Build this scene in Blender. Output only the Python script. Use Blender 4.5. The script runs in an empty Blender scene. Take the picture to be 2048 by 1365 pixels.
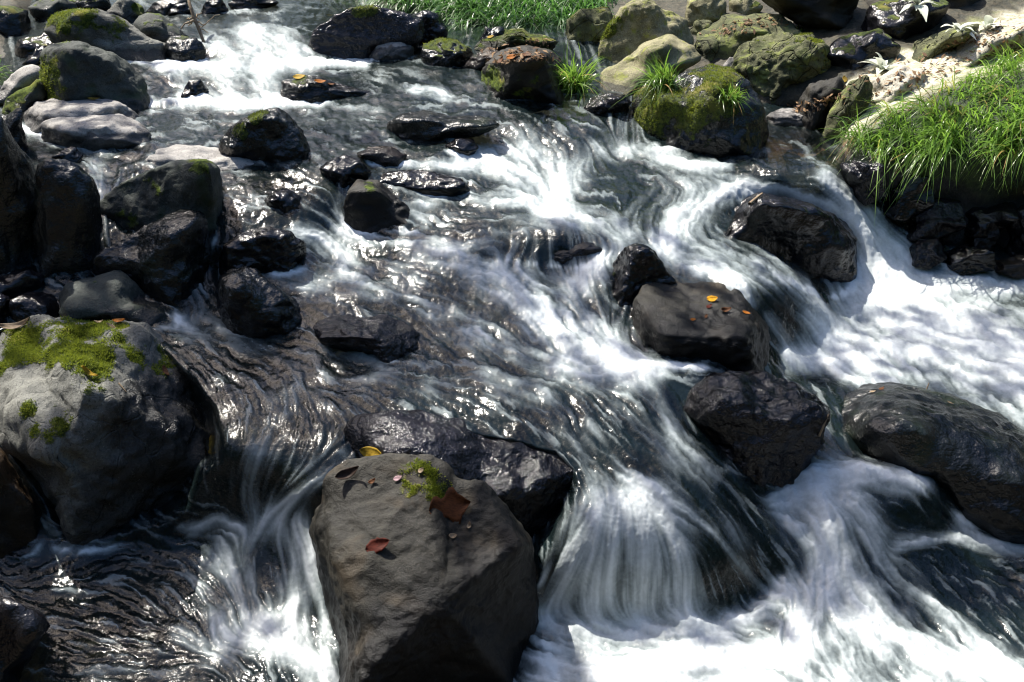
import bpy, math, random
import numpy as np
from mathutils import Vector, Matrix
from mathutils.bvhtree import BVHTree

# ------------------------------------------------------------------ camera, sky, sun, exposure
S = bpy.context.scene
C = S.collection
CAMZ, PITCH, LENS = 1.75, 26.0, 35.0
F = LENS / 36.0 * 2048
camd = bpy.data.cameras.new('camera'); cam = bpy.data.objects.new('camera', camd); C.objects.link(cam)
camd.lens = LENS; camd.sensor_width = 36; camd.clip_start = 0.05; camd.clip_end = 500
cam.location = (0, 0, CAMZ); cam.rotation_euler = (math.radians(90 - PITCH), 0, 0)
S.camera = cam

SUN_EL, SUN_AZ = 56.0, -44.0            # azimuth measured from +Y (upstream) towards +X
el, az = math.radians(SUN_EL), math.radians(SUN_AZ)
SUN = np.array([math.sin(az) * math.cos(el), math.cos(az) * math.cos(el), math.sin(el)])
wd = bpy.data.worlds.new('World'); S.world = wd; wd.use_nodes = True
wn = wd.node_tree; bg = wn.nodes['Background']
sky = wn.nodes.new('ShaderNodeTexSky'); sky.sky_type = 'NISHITA'; sky.sun_disc = False
sky.sun_elevation = el; sky.sun_rotation = az
sky.dust_density = 3.0
hs = wn.nodes.new('ShaderNodeHueSaturation'); hs.inputs['Saturation'].default_value = 1.3
wn.links.new(sky.outputs['Color'], hs.inputs['Color']); wn.links.new(hs.outputs[0], bg.inputs['Color']); bg.inputs['Strength'].default_value = 0.095
sl = bpy.data.lights.new('sun', 'SUN'); so = bpy.data.objects.new('sun', sl); C.objects.link(so)
sl.energy = 4.0; sl.angle = math.radians(0.5); sl.color = (1.0, 0.95, 0.86)
so.rotation_euler = Vector(tuple(SUN)).to_track_quat('Z', 'Y').to_euler()
S.view_settings.view_transform = 'Standard'; S.view_settings.look = 'None'
S.view_settings.exposure = 1.25; S.view_settings.gamma = 1.0
S.render.engine = 'CYCLES'
S.cycles.use_denoising = True; S.cycles.filter_width = 1.15
try: S.cycles.sampling_pattern = 'BLUE_NOISE'
except Exception: pass
S.cycles.max_bounces = 6; S.cycles.transparent_max_bounces = 12
S.cycles.diffuse_bounces = 2; S.cycles.glossy_bounces = 3; S.cycles.caustics_reflective = False
S.cycles.sample_clamp_indirect = 4.0

# ------------------------------------------------------------------ survey helpers (pixel of the 2048 px photograph -> place)
cp, sp = math.cos(math.radians(PITCH)), math.sin(math.radians(PITCH))
FWD = np.array([0, cp, -sp]); UP = np.array([0, sp, cp]); RIGHT = np.array([1.0, 0, 0]); CAM = np.array([0, 0, CAMZ])

def rays(u, v):
    u = np.asarray(u, float); v = np.asarray(v, float)
    return FWD + ((u - 1024) / F)[..., None] * RIGHT - ((v - 682.5) / F)[..., None] * UP
def at_z(u, v, z):
    d = rays(u, v); t = (np.asarray(z) - CAMZ) / d[..., 2]
    return CAM + t[..., None] * d
def at_depth(u, v, D):
    return CAM + np.asarray(D, float)[..., None] * rays(u, v)
def project(P):
    q = P - CAM; D = q @ FWD
    return 1024 + F * (q @ RIGHT) / D, 682.5 - F * (q @ UP) / D, D

_rs = np.random.RandomState(7)
_PERM = np.concatenate([_rs.permutation(256)] * 3)
_G = _rs.normal(size=(256, 3)); _G /= np.linalg.norm(_G, axis=1)[:, None]
def perlin(P):
    P = np.asarray(P, float); i = np.floor(P).astype(int); f = P - i; i &= 255
    w = f * f * f * (f * (f * 6 - 15) + 10)
    def g(a, b, c):
        h = _PERM[_PERM[_PERM[(i[..., 0] + a) & 255] + ((i[..., 1] + b) & 255)] + ((i[..., 2] + c) & 255)]
        G = _G[h]
        return G[..., 0] * (f[..., 0] - a) + G[..., 1] * (f[..., 1] - b) + G[..., 2] * (f[..., 2] - c)
    x, y, z = w[..., 0], w[..., 1], w[..., 2]
    def L(a, b, t): return a + (b - a) * t
    return 1.5 * L(L(L(g(0,0,0), g(1,0,0), x), L(g(0,1,0), g(1,1,0), x), y),
             L(L(g(0,0,1), g(1,0,1), x), L(g(0,1,1), g(1,1,1), x), y), z)
def fbm(P, oct=4, gain=.5, ridged=False):
    r = 0; a = 1.0; P = np.asarray(P, float); tot = 0
    for k in range(oct):
        n = perlin(P * 2.03 ** k + 17.3 * k)
        r = r + a * ((1 - 2 * np.abs(n)) if ridged else n); tot += a; a *= gain
    return r / tot * 1.3
def sstep(a, b, x):
    t = np.clip((x - a) / (b - a), 0, 1); return t * t * (3 - 2 * t)
def blur(A, s):
    if s <= 0: return A
    r = int(3 * s) + 1; k = np.exp(-.5 * (np.arange(-r, r + 1) / s) ** 2); k /= k.sum()
    for ax in (0, 1):
        B = np.zeros_like(A); pad = [(0, 0), (0, 0)]; pad[ax] = (r, r); Q = np.pad(A, pad, mode='edge')
        for j, w in enumerate(k):
            sl_ = [slice(None)] * 2; sl_[ax] = slice(j, j + A.shape[ax]); B += w * Q[tuple(sl_)]
        A = B
    return A
def bil(A, r, c):
    r = np.clip(r, 0, A.shape[0] - 1.001); c = np.clip(c, 0, A.shape[1] - 1.001)
    i = r.astype(int); j = c.astype(int); fr = r - i; fc = c - j
    return (A[i, j] * (1 - fr) * (1 - fc) + A[i + 1, j] * fr * (1 - fc) + A[i, j + 1] * (1 - fr) * fc + A[i + 1, j + 1] * fr * fc)

# ------------------------------------------------------------------ object helpers
def tag(o, label=None, cat=None, group=None, kind=None):
    if label: o['label'] = label
    if cat: o['category'] = cat
    if group: o['group'] = group
    if kind: o['kind'] = kind
    return o
def mesh_obj(name, V, faces, mat, parent=None, loc=(0, 0, 0), smooth=True, attrs=None):
    """V Nx3 world verts; faces a list or an int array Mx3 / Mx4."""
    me = bpy.data.meshes.new(name)
    V = np.asarray(V, np.float32) - np.asarray(loc, np.float32)
    fa = np.asarray(faces, np.int32)
    n, k = fa.shape
    me.vertices.add(len(V)); me.vertices.foreach_set('co', V.ravel())
    me.loops.add(n * k); me.loops.foreach_set('vertex_index', fa.ravel())
    me.polygons.add(n); me.polygons.foreach_set('loop_start', np.arange(0, n * k, k, dtype=np.int32))
    me.polygons.foreach_set('loop_total', np.full(n, k, np.int32))
    me.update(calc_edges=True)
    me.polygons.foreach_set('use_smooth', np.full(n, smooth, bool))
    for an, val in (attrs or {}).items():
        val = np.asarray(val, np.float32)
        if val.ndim == 1:
            a = me.attributes.new(an, 'FLOAT', 'POINT'); a.data.foreach_set('value', val)
        else:
            a = me.attributes.new(an, 'FLOAT_COLOR', 'POINT')
            a.data.foreach_set('color', np.concatenate([val, np.ones((len(val), 1), np.float32)], 1).ravel())
    me.materials.append(mat)
    o = bpy.data.objects.new(name, me); C.objects.link(o); o.location = loc
    if parent is not None:
        o.parent = parent; o.location = Vector(loc) - parent.location
    return o
def empty(name, loc):
    o = bpy.data.objects.new(name, None); C.objects.link(o); o.location = loc; o.empty_display_size = .1
    return o

# ------------------------------------------------------------------ materials
class NT:
    def __init__(s, name):
        s.m = bpy.data.materials.new(name); s.m.use_nodes = True; s.t = s.m.node_tree; s.t.nodes.clear()
        s.out = s.n('ShaderNodeOutputMaterial')
    def n(s, typ, **kw):
        x = s.t.nodes.new(typ)
        for k, v in kw.items():
            if k.startswith('i_'): x.inputs[k[2:].replace('_', ' ')].default_value = v
            else: setattr(x, k, v)
        return x
    def l(s, a, b): s.t.links.new(a, b)
    def attr(s, nm):
        return s.n('ShaderNodeAttribute', attribute_name=nm)
    def noise(s, vec, scale, detail=4, rough=.55, dist=0):
        x = s.n('ShaderNodeTexNoise'); x.inputs['Scale'].default_value = scale; x.inputs['Detail'].default_value = detail
        x.inputs['Roughness'].default_value = rough; x.inputs['Distortion'].default_value = dist
        s.l(vec, x.inputs['Vector']); return x.outputs['Fac']
    def mix(s, fac, a, b, mode='MIX'):
        x = s.n('ShaderNodeMix', data_type='RGBA', blend_type=mode)
        for sock, v in ((x.inputs[0], fac), (x.inputs[6], a), (x.inputs[7], b)):
            if hasattr(v, 'links'): s.l(v, sock)
            else: sock.default_value = v if not isinstance(v, tuple) else (*v[:3], 1)
        return x.outputs[2]
    def math(s, op, a, b=0.0, clamp=False):
        x = s.n('ShaderNodeMath', operation=op, use_clamp=clamp)
        for i, v in enumerate((a, b)):
            if hasattr(v, 'links'): s.l(v, x.inputs[i])
            else: x.inputs[i].default_value = v
        return x.outputs[0]
    def ramp(s, f, a, b, lo=0.0, hi=1.0):
        x = s.n('ShaderNodeMapRange', interpolation_type='SMOOTHSTEP')
        s.l(f, x.inputs['Value']); x.inputs['From Min'].default_value = a; x.inputs['From Max'].default_value = b
        x.inputs['To Min'].default_value = lo; x.inputs['To Max'].default_value = hi
        return x.outputs['Result']

def rock_mat(name, dark, light, rough=.6, wet_rough=.2, lichen=None, lichen_amt=.0, bump=1.0, crack=.0, stain=None, groove=0.0, lump=.6):
    t = NT(name); tc = t.n('ShaderNodeTexCoord'); O = tc.outputs['Object']
    big = t.noise(O, 5.0, 5, .6); mid = t.noise(O, 22.0, 5, .65); fine = t.noise(O, 140.0, 4, .7)
    col = t.mix(t.ramp(big, .35, .68), dark, light)
    col = t.mix(t.math('MULTIPLY', t.ramp(mid, .42, .68), .55), col, tuple(.5 * (a + b) * 1.35 for a, b in zip(dark, light)))
    col = t.mix(t.math('MULTIPLY', t.ramp(fine, .5, .66), .65), col, tuple(c * .35 for c in dark))
    col = t.mix(t.math('MULTIPLY', t.ramp(t.noise(O, 230.0, 3, .7), .56, .68), .6), col, tuple(c * 1.5 for c in light))
    if stain: col = t.mix(t.math('MULTIPLY', t.ramp(t.noise(O, 9.0, 3, .5, .6), .53, .7), .7), col, stain)
    if lichen:
        lm = t.ramp(t.noise(O, 12.0, 6, .75, .3), .66 - .3 * lichen_amt, .74 - .3 * lichen_amt)
        col = t.mix(t.math('MULTIPLY', lm, .85), col, lichen)
    wet = t.attr('wet').outputs['Fac']; moss = t.attr('moss').outputs['Fac']  # wet also carries the shade patches painted on some boulders
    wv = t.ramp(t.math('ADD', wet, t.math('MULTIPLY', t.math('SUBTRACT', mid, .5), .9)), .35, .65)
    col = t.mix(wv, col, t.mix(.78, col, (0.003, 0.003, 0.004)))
    mg = t.mix(t.ramp(t.noise(O, 70.0, 4, .7), .35, .65), (.025, .045, .006), (.14, .19, .02))
    mg = t.mix(t.ramp(t.noise(O, 9.0, 3), .5, .68), mg, (.26, .24, .04))
    mm = t.ramp(t.math('ADD', moss, t.math('MULTIPLY', t.math('SUBTRACT', t.noise(O, 45.0, 4, .7), .5), .8)), .38, .62)
    col = t.mix(mm, col, mg)
    b = t.n('ShaderNodeBsdfPrincipled'); t.l(col, b.inputs['Base Color'])
    r = t.math('ADD', t.ramp(wv, 0, 1, rough, wet_rough), t.math('MULTIPLY', t.math('SUBTRACT', mid, .5), .3))
    r = t.math('MAXIMUM', r, t.math('MULTIPLY', mm, .9)); t.l(r, b.inputs['Roughness'])
    t.l(t.ramp(wv, 0, 1, .3 if rough > .4 else .5, .25 if wet_rough > .3 else .42), b.inputs['Specular IOR Level'])
    h = t.math('ADD', t.math('MULTIPLY', mid, lump), t.math('MULTIPLY', fine, .30 if rough > .3 else .05))
    if rough < .3: h = t.math('ADD', h, t.math('MULTIPLY', big, 2.2))
    if groove > 1:
        mp = t.n('ShaderNodeMapping'); mp.inputs['Scale'].default_value = (1, 1, .09); t.l(O, mp.inputs[0])
        gv_ = t.noise(mp.outputs[0], 6.5, 3, .5, .25); h = t.math('ADD', h, t.math('MULTIPLY', t.ramp(t.math('ABSOLUTE', t.math('SUBTRACT', gv_, .5)), 0, .022), groove))
    h = t.math('ADD', h, t.math('MULTIPLY', t.noise(O, 420.0, 2, .6), .16 if rough > .3 else .0))
    if crack:
        vo = t.n('ShaderNodeTexVoronoi', feature='DISTANCE_TO_EDGE'); vo.inputs['Scale'].default_value = 5.5
        wv_ = t.n('ShaderNodeVectorMath', operation='ADD'); nz = t.n('ShaderNodeTexNoise'); nz.inputs['Scale'].default_value = 6
        t.l(O, nz.inputs['Vector']); t.l(O, wv_.inputs[0])
        sc = t.n('ShaderNodeVectorMath', operation='SCALE'); sc.inputs['Scale'].default_value = .22
        t.l(nz.outputs['Color'], sc.inputs[0]); t.l(sc.outputs[0], wv_.inputs[1]); cm = t.n('ShaderNodeMapping'); cm.inputs['Scale'].default_value = (1, .6, .22) if groove else (1, 1, 1); t.l(wv_.outputs[0], cm.inputs[0]); t.l(cm.outputs[0], vo.inputs['Vector'])
        ce = t.ramp(vo.outputs['Distance'], 0.0, .012 if groove else .03); h = t.math('ADD', h, t.math('MULTIPLY', ce, crack))
    h = t.math('ADD', h, t.math('MULTIPLY', t.math('MULTIPLY', mm, t.noise(O, 260.0, 3, .8)), .9))
    bp = t.n('ShaderNodeBump'); bp.inputs['Strength'].default_value = .75 * bump; bp.inputs['Distance'].default_value = .014
    t.l(h, bp.inputs['Height']); t.l(bp.outputs[0], b.inputs['Normal']); t.l(b.outputs[0], t.out.inputs[0])
    return t.m
M = {}
M['black'] = rock_mat('wet_black_basalt', (.003, .003, .0045), (.012, .0115, .013), .2, .12, bump=1.3, lump=.55)
M['dark'] = rock_mat('dark_basalt', (.005, .006, .0065), (.021, .023, .022), .24, .12, stain=(.013, .02, .01), bump=1.6)
M['grey'] = rock_mat('grey_basalt', (.028, .034, .032), (.085, .095, .082), .7, .25, lichen=(.14, .16, .13), lichen_amt=.15, stain=(.03, .05, .02))
M['face'] = rock_mat('pale_weathered_basalt', (.075, .077, .07), (.21, .21, .185), .75, .25, lichen=(.27, .27, .22), lichen_amt=.25, bump=1.3, crack=.18)
M['fore'] = rock_mat('brown_grey_basalt', (.008, .0077, .006), (.037, .034, .026), .6, .38, stain=(.05, .037, .022), bump=1.0, lump=.22, crack=.0, groove=.5)
M['tan'] = rock_mat('lichened_tan_stone', (.15, .14, .075), (.40, .37, .23), .8, .35, lichen=(.26, .28, .06), lichen_amt=.4, stain=(.12, .13, .04), bump=1.4)
M['pale'] = rock_mat('pale_river_stone', (.22, .21, .20), (.42, .40, .37), .7, .3)
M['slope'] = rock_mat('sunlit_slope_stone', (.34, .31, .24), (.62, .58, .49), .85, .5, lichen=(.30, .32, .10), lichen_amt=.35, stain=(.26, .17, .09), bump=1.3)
M['brown'] = rock_mat('wet_brown_stone', (.02, .014, .009), (.085, .055, .03), .4, .12, stain=(.12, .07, .025))
M['rough'] = rock_mat('rough_mossy_stone', (.04, .045, .022), (.20, .205, .10), .85, .4, lichen=(.20, .23, .06), lichen_amt=.45, stain=(.05, .07, .015), bump=1.6, crack=.8)
M['blue'] = rock_mat('wet_glinting_basalt', (.004, .004, .007), (.018, .016, .022), .17, .12, bump=1.8, lump=.9)

def leafy(name, base, var, trans=.35, rough=.45, dry=None):
    t = NT(name); a = t.attr('tint').outputs['Fac']
    col = t.mix(a, base, var)
    if dry: col = t.mix(t.ramp(a, .93, .95), col, dry)
    b = t.n('ShaderNodeBsdfPrincipled'); t.l(col, b.inputs['Base Color']); b.inputs['Roughness'].default_value = rough
    tr = t.n('ShaderNodeBsdfTranslucent'); t.l(t.mix(.5, col, tuple(min(1, c * 1.6) for c in var)), tr.inputs['Color'])
    mx = t.n('ShaderNodeMixShader'); mx.inputs[0].default_value = trans
    t.l(b.outputs[0], mx.inputs[1]); t.l(tr.outputs[0], mx.inputs[2]); t.l(mx.outputs[0], t.out.inputs[0])
    return t.m
M['moss'] = leafy('moss', (.03, .06, .008), (.28, .33, .035), .3, .9)
M['grass'] = leafy('grass_blade', (.035, .10, .012), (.21, .36, .05), .45, .3, dry=(.42, .27, .10))
M['fern'] = leafy('shade_grass_blade', (.02, .07, .015), (.11, .25, .05), .4, .35)
M['rosette'] = leafy('glare_white_leaf', (.6, .66, .5), (.86, .88, .76), .3, .4)  # sun glare on the leaves is put into this whitish colour
M['crown'] = leafy('tree_leaf', (.02, .045, .01), (.06, .11, .02), .25, .45)
def plain(name, c, rough=.7, c2=None, scale=60, trans=0):
    t = NT(name); O = t.n('ShaderNodeTexCoord').outputs['Object']
    nz = t.noise(O, scale, 4, .6)
    b = t.n('ShaderNodeBsdfPrincipled'); t.l(t.mix(t.ramp(nz, .35, .65), c, c2 or tuple(x * .55 for x in c)), b.inputs['Base Color'])
    b.inputs['Roughness'].default_value = rough
    bp = t.n('ShaderNodeBump'); bp.inputs['Strength'].default_value = .4; bp.inputs['Distance'].default_value = .004
    t.l(nz, bp.inputs['Height']); t.l(bp.outputs[0], b.inputs['Normal'])
    t.l(b.outputs[0], t.out.inputs[0]); return t.m
M['bark'] = plain('bark', (.10, .075, .05), .85)
M['twig'] = plain('bare_twig', (.32, .23, .14), .8)

# ------------------------------------------------------------------ the stream's levels, surveyed: (pixel u, v, height)
ZP = [(-300,-40,1.0),(300,-40,1.04),(450,10,1.02),(550,50,1.0),(350,50,1.0),(100,20,1.0),(-300,100,.92),(1200,-40,1.03),(2300,-40,1.05),(1500,100,.85),(2300,200,.75),
(430,75,.98),(520,70,.98),(600,75,.98),(700,115,.90),(800,118,.90),(430,120,.91),(520,125,.905),(350,130,.905),(600,125,.905),(250,125,.92),(900,130,.895),(940,150,.89),
(350,150,.895),(450,150,.895),(540,155,.89),(650,150,.888),(800,165,.882),(370,200,.83),(450,203,.83),(550,203,.83),(640,205,.83),(300,210,.83),
(780,190,.86),(860,178,.87),(880,200,.83),(1000,190,.85),(1000,205,.825),(1150,195,.83),(1200,210,.82),(100,260,.79),(0,300,.77),(-300,300,.78),(200,300,.77),(330,290,.785),(330,240,.805),
(450,230,.81),(600,230,.81),(700,250,.80),(760,280,.78),(900,285,.775),(1000,225,.81),(1100,240,.80),(1180,250,.795),(960,258,.78),(970,300,.73),(1060,258,.785),(1070,295,.73),(1240,245,.79),(1230,300,.72),(1300,298,.73),
(480,350,.735),(600,340,.745),(700,310,.77),(700,345,.74),(800,330,.73),(250,350,.74),(200,400,.71),(100,330,.76),(1050,320,.715),(1150,340,.70),(1000,360,.695),(900,340,.72),(900,395,.66),(1100,400,.65),
(1300,330,.70),(1400,340,.695),(1300,400,.64),(1380,380,.66),(1500,330,.715),(1550,280,.735),(1650,275,.735),(1650,325,.725),(1560,345,.715),(1560,375,.66),(1640,375,.67),
(480,420,.68),(600,420,.67),(560,390,.70),(650,390,.70),(680,380,.70),(690,465,.59),(450,440,.66),(820,465,.60),(860,440,.62),(800,400,.67),
(960,480,.61),(1050,440,.64),(1150,450,.635),(1230,470,.62),(1120,468,.632),(1120,530,.535),(1000,520,.56),(1220,520,.57),(1400,420,.63),(1340,475,.60),(1440,480,.58),
(1700,430,.57),(1650,350,.705),(1690,400,.62),(1740,480,.49),(1770,540,.395),(1850,545,.385),(1950,545,.38),(2100,545,.38),(2400,545,.38),
(1800,600,.345),(2000,600,.345),(2400,700,.29),(1700,620,.33),(1720,700,.295),(1900,750,.275),(2100,800,.27),(1600,730,.285),(1660,780,.28),(2400,900,.25),
(1500,510,.55),(1400,500,.57),(1350,500,.58),(1580,560,.50),(1640,620,.38),(1660,680,.29),(1550,620,.44),(1600,700,.30),(1480,580,.52),(1330,560,.53),
(600,460,.63),(650,480,.58),(690,520,.54),(800,500,.565),(500,560,.53),(430,500,.6),(425,540,.53),(620,560,.53),(700,560,.53),(850,560,.535),(950,560,.53),(1050,580,.515),(1180,570,.52),
(380,600,.5),(380,650,.455),(480,670,.44),(600,640,.47),(700,620,.49),(850,640,.47),(1000,650,.465),(1100,650,.465),(1200,650,.465),(1250,620,.475),
(1250,720,.43),(1100,730,.425),(950,740,.425),(850,740,.425),(700,740,.425),(550,740,.425),(420,730,.43),(1400,735,.42),(1350,760,.41),
(600,820,.40),(500,830,.395),(480,900,.365),(650,870,.385),(560,920,.345),(520,1000,.225),(500,1050,.165),(620,980,.30),(560,1060,.16),
(800,800,.41),(1000,800,.405),(1150,830,.385),(1280,800,.40),(1350,850,.36),(1200,900,.34),(1200,970,.30),(1280,990,.285),(1400,940,.30),(1380,1010,.255),(1450,1010,.23),(1480,1100,.15),(1530,1180,.03),
(1180,1050,.25),(1290,1050,.24),(1140,1150,.14),(1280,1150,.13),(1400,1150,.12),(1100,1230,.02),(1280,1250,.0),(1450,1230,.01),
(1100,1300,0),(1300,1365,0),(1600,1365,0),(2000,1365,0),(2300,1365,0),(1300,1600,-.03),(2300,1600,-.03),(1550,1270,.01),
(1600,930,.24),(1640,900,.26),(1750,950,.24),(1850,970,.22),(1560,1000,.17),(1650,1030,.18),(1800,1060,.14),(1900,1070,.1),(1700,1150,.08),(1850,1180,.05),(2000,1100,.06),(2100,1200,.03),(1750,1270,.01),(1950,1270,.01),(1580,1150,.06),
(100,1110,.1),(0,1150,.08),(250,1100,.08),(400,1100,.08),(440,1050,.15),(300,1200,.05),(100,1250,.05),(450,1200,.05),(580,1130,.11),(620,1060,.19),(600,1250,.03),(400,1350,.02),(100,1365,.02),(550,1300,.03),(680,1365,0),(300,1600,-.03),(-300,1300,.05),(-300,1600,0),
(100,640,.48),(0,600,.52),(-300,640,.5),(100,560,.56),(-300,500,.62),(-300,800,.44),(0,800,.43),(-300,1000,.2),(0,1000,.2),(200,900,.35),(200,540,.56)]
ZP += [(1480,430,.57),(1560,430,.56),(1640,460,.52),(1560,480,.52),(1640,520,.42),(1690,500,.45),(1690,560,.375)]
BANK = [(1100,60,.93),(1100,0,1.0),(950,60,.93),(950,0,1.01),(800,0,1.03),(1250,150,.84),(1250,60,.95),(1400,130,.88),(1400,0,1.05),(1550,200,.80),(1600,110,.93),(1700,0,1.1),(1640,220,.79),(1690,200,.84),(1680,270,.745),(1750,150,.93),(1850,120,.97),(1960,50,1.07),(2048,30,1.1),(2200,0,1.2),(1900,0,1.13),(1800,60,1.02),(1750,280,.79),(1850,300,.78),(1950,320,.76),(2100,330,.75),(2300,330,.75),(1700,330,.72),(1900,420,.55),(2050,420,.55),(1780,420,.56),(1900,500,.44),(2050,520,.41),(2300,500,.43),(2400,100,1.1),
(50,10,1.03),(-300,0,1.1),(-300,250,.95),(0,150,.87),(-50,220,.85),(-60,130,.9)]

class HMap:
    """height over the survey plane: multiquadric through control points, kept on a coarse lattice"""
    U0, U1, V0, V1, ST = -700, 2750, -240, 1760, 10
    def __init__(s, pts, c=22.0, lam=.6, sm=.8):
        P = np.array(pts, float); X = P[:, :2]; n = len(P)
        d = np.sqrt(((X[:, None] - X[None]) ** 2).sum(-1) + c * c)
        A = np.zeros((n + 3, n + 3)); A[:n, :n] = -d + lam * 0 - np.eye(n) * 0; A[:n, :n] -= np.eye(n) * -0
        A[:n, :n] = d - np.eye(n) * lam * 10; B = np.c_[np.ones(n), X]; A[:n, n:] = B; A[n:, :n] = B.T
        w = np.linalg.solve(A, np.r_[P[:, 2], 0, 0, 0])
        gu = np.arange(s.U0, s.U1 + 1, s.ST); gv = np.arange(s.V0, s.V1 + 1, s.ST)
        U, V = np.meshgrid(gu, gv); Uc = np.clip(U, -450, 2450); Vc = np.clip(V, -40, 1600)
        Z = np.empty(U.shape)
        for r in range(len(gv)):
            q = np.c_[Uc[r], Vc[r]]; dd = np.sqrt(((q[:, None] - X[None]) ** 2).sum(-1) + c * c)
            Z[r] = dd @ w[:n] + w[n] + q @ w[n + 1:]
        s.Z = blur(np.clip(Z, -.1, 1.3), sm)
    def __call__(s, u, v):
        return bil(s.Z, (np.asarray(v, float) - s.V0) / s.ST, (np.asarray(u, float) - s.U0) / s.ST)
WZ = HMap(ZP)
def _ok(p):
    return not (p[0] > 1120 and p[1] < 230 and p[0] > 1120 + 1.1 * max(0, p[1] - 100)) and not (p[0] < 40 and p[1] < 240) and not (p[0] > 1760 and p[1] < 500)
GZ = HMap([(u, v, z - .11) for u, v, z in ZP if _ok((u, v))] + BANK)
def top_z(u, v): return np.maximum(WZ(u, v), GZ(u, v))

# ------------------------------------------------------------------ boulders: outline, real distance, thickness
_ICO = {}
def ico(sub):
    if sub not in _ICO:
        import bmesh
        bm = bmesh.new(); bmesh.ops.create_icosphere(bm, subdivisions=sub, radius=1)
        _ICO[sub] = (np.array([v.co[:] for v in bm.verts]), np.array([[v.index for v in f.verts] for f in bm.faces], np.int32)); bm.free()
    return _ICO[sub]
def vnormals(V, T):
    n = np.cross(V[T[:, 1]] - V[T[:, 0]], V[T[:, 2]] - V[T[:, 0]]); N = np.zeros_like(V)
    for k in range(3):
        for a in range(3): N[:, a] += np.bincount(T[:, k], n[:, a], len(V))
    return N / (np.linalg.norm(N, axis=1)[:, None] + 1e-12)
def poly_radius(poly, c, th):
    p = np.array(poly, float) - c; R = np.full(len(th), 0.0); dx, dy = np.cos(th), np.sin(th)
    for a, b in zip(p, np.roll(p, -1, 0)):
        e = b - a; den_ = dx * e[1] - dy * e[0]
        with np.errstate(all='ignore'):
            t = (a[0] * e[1] - a[1] * e[0]) / den_; s = (a[0] * dy - a[1] * dx) / den_
        ok = (np.abs(den_) > 1e-9) & (t > 0) & (s >= -1e-6) & (s <= 1 + 1e-6)
        R = np.where(ok & (t > R), t, R)
    return R
ROCKS = {}; HOLES = []
def rock(name, label, poly, mat, seed=0, depth=.9, box=2.6, cuts=(), ncut=9, rough=.07, fine=.02, sub=5, ext=.3, push=.55, moss=0.0, blobs=(), base=None, yaw=0.0, dz=0.0, cat='boulder', group='boulders in the stream', wet=.06, ridge=0.0, tuft=0, rug=.0045, kk=22.0, wet_shade=()):
    p = np.array(poly, float); rs = np.random.RandomState(seed + 11)
    u0, u1, v0, v1 = p[:, 0].min(), p[:, 0].max(), p[:, 1].min(), p[:, 1].max(); h = v1 - v0
    if base is None:
        low = p[p[:, 1] > v1 - .12 * h]; base = (np.clip(low[:, 0].mean(), -400, 2400), v1)
    zb = float(top_z(base[0], base[1])) + dz
    Pb = at_z(np.array(base[0]), np.array(base[1]), zb); Db = float((Pb - CAM) @ FWD)
    q = p.copy(); vm = v0 + .55 * h; m = q[:, 1] > vm; q[m, 1] += ext * h * (q[m, 1] - vm) / (v1 - vm)
    c = np.array([(u0 + u1) / 2, .5 * (v0 + q[:, 1].max())])
    a = (u1 - u0) / 2 / F * Db; hh = (q[:, 1].max() - v0) / 2 / F * Db
    b = depth * min(a, 1.7 * hh); Dc = Db + push * b
    V0, T = ico(sub); d = V0.copy()
    d /= (np.abs(d) ** box).sum(1)[:, None] ** (1 / box)
    if yaw:
        cy, sy = math.cos(yaw), math.sin(yaw); d[:, :2] = d[:, :2] @ np.array([[cy, sy], [-sy, cy]])
    cl = list(cuts)
    for k in range(ncut):
        n = rs.normal(size=3); n[2] = abs(n[2]) * .8 + .05; n /= np.linalg.norm(n); cl.append((*n, rs.uniform(.70, .95)))
    for nx, ny, nz, dd in cl:
        n = np.array([nx, ny, nz], float); n /= np.linalg.norm(n); s = d @ n - dd
        d -= (np.logaddexp(0, s * kk) / kk)[:, None] * n * .92
    d *= 1 + rough * 1.6 * fbm(d * 1.7 + seed * 3.1, 3)[:, None]
    X = at_depth(c[0], c[1], Dc) + d * np.array([a, b, hh])
    uu, vv, D = project(X)
    th = np.arctan2(vv - c[1], uu - c[0]); r = np.hypot(uu - c[0], vv - c[1])
    nb = 120; bi = ((th + math.pi) / (2 * math.pi) * nb).astype(int) % nb
    sil = np.zeros(nb); np.maximum.at(sil, bi, r)
    ker = np.exp(-.5 * (np.arange(-4, 5) / 1.3) ** 2); ker /= ker.sum()
    cs = lambda A: np.convolve(np.r_[A[-4:], A, A[:4]], ker, 'valid')
    tc = (np.arange(nb) + .5) / nb * 2 * math.pi - math.pi
    pr = poly_radius(q, c, np.linspace(-math.pi, math.pi, 361)[:-1]); pr = np.where(pr <= 0, np.median(pr), pr)
    k2 = np.exp(-.5 * (np.arange(-4, 5) / 1.5) ** 2); k2 /= k2.sum(); pr = np.convolve(np.r_[pr[-4:], pr, pr[:4]], k2, 'valid')
    ratio = np.interp(th, np.linspace(-math.pi, math.pi, 361), np.r_[pr, pr[:1]]) / np.interp(th, np.r_[tc[-1] - 2 * math.pi, tc, tc[0] + 2 * math.pi], np.r_[cs(sil)[-1], cs(sil), cs(sil)[0]])
    rm = float(np.mean(np.clip(ratio, .5, 2.2))); w_ = sstep(.1, .75, r / np.maximum(1, np.interp(th, tc, cs(sil), period=2 * math.pi)))
    D = Dc + (D - Dc) * (rm * (1 - w_) + np.clip(ratio, .5, 2.2) * w_)
    X = at_depth(c[0] + (uu - c[0]) * ratio, c[1] + (vv - c[1]) * ratio, D)
    N = vnormals(X, T); size = min(a, hh)
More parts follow.
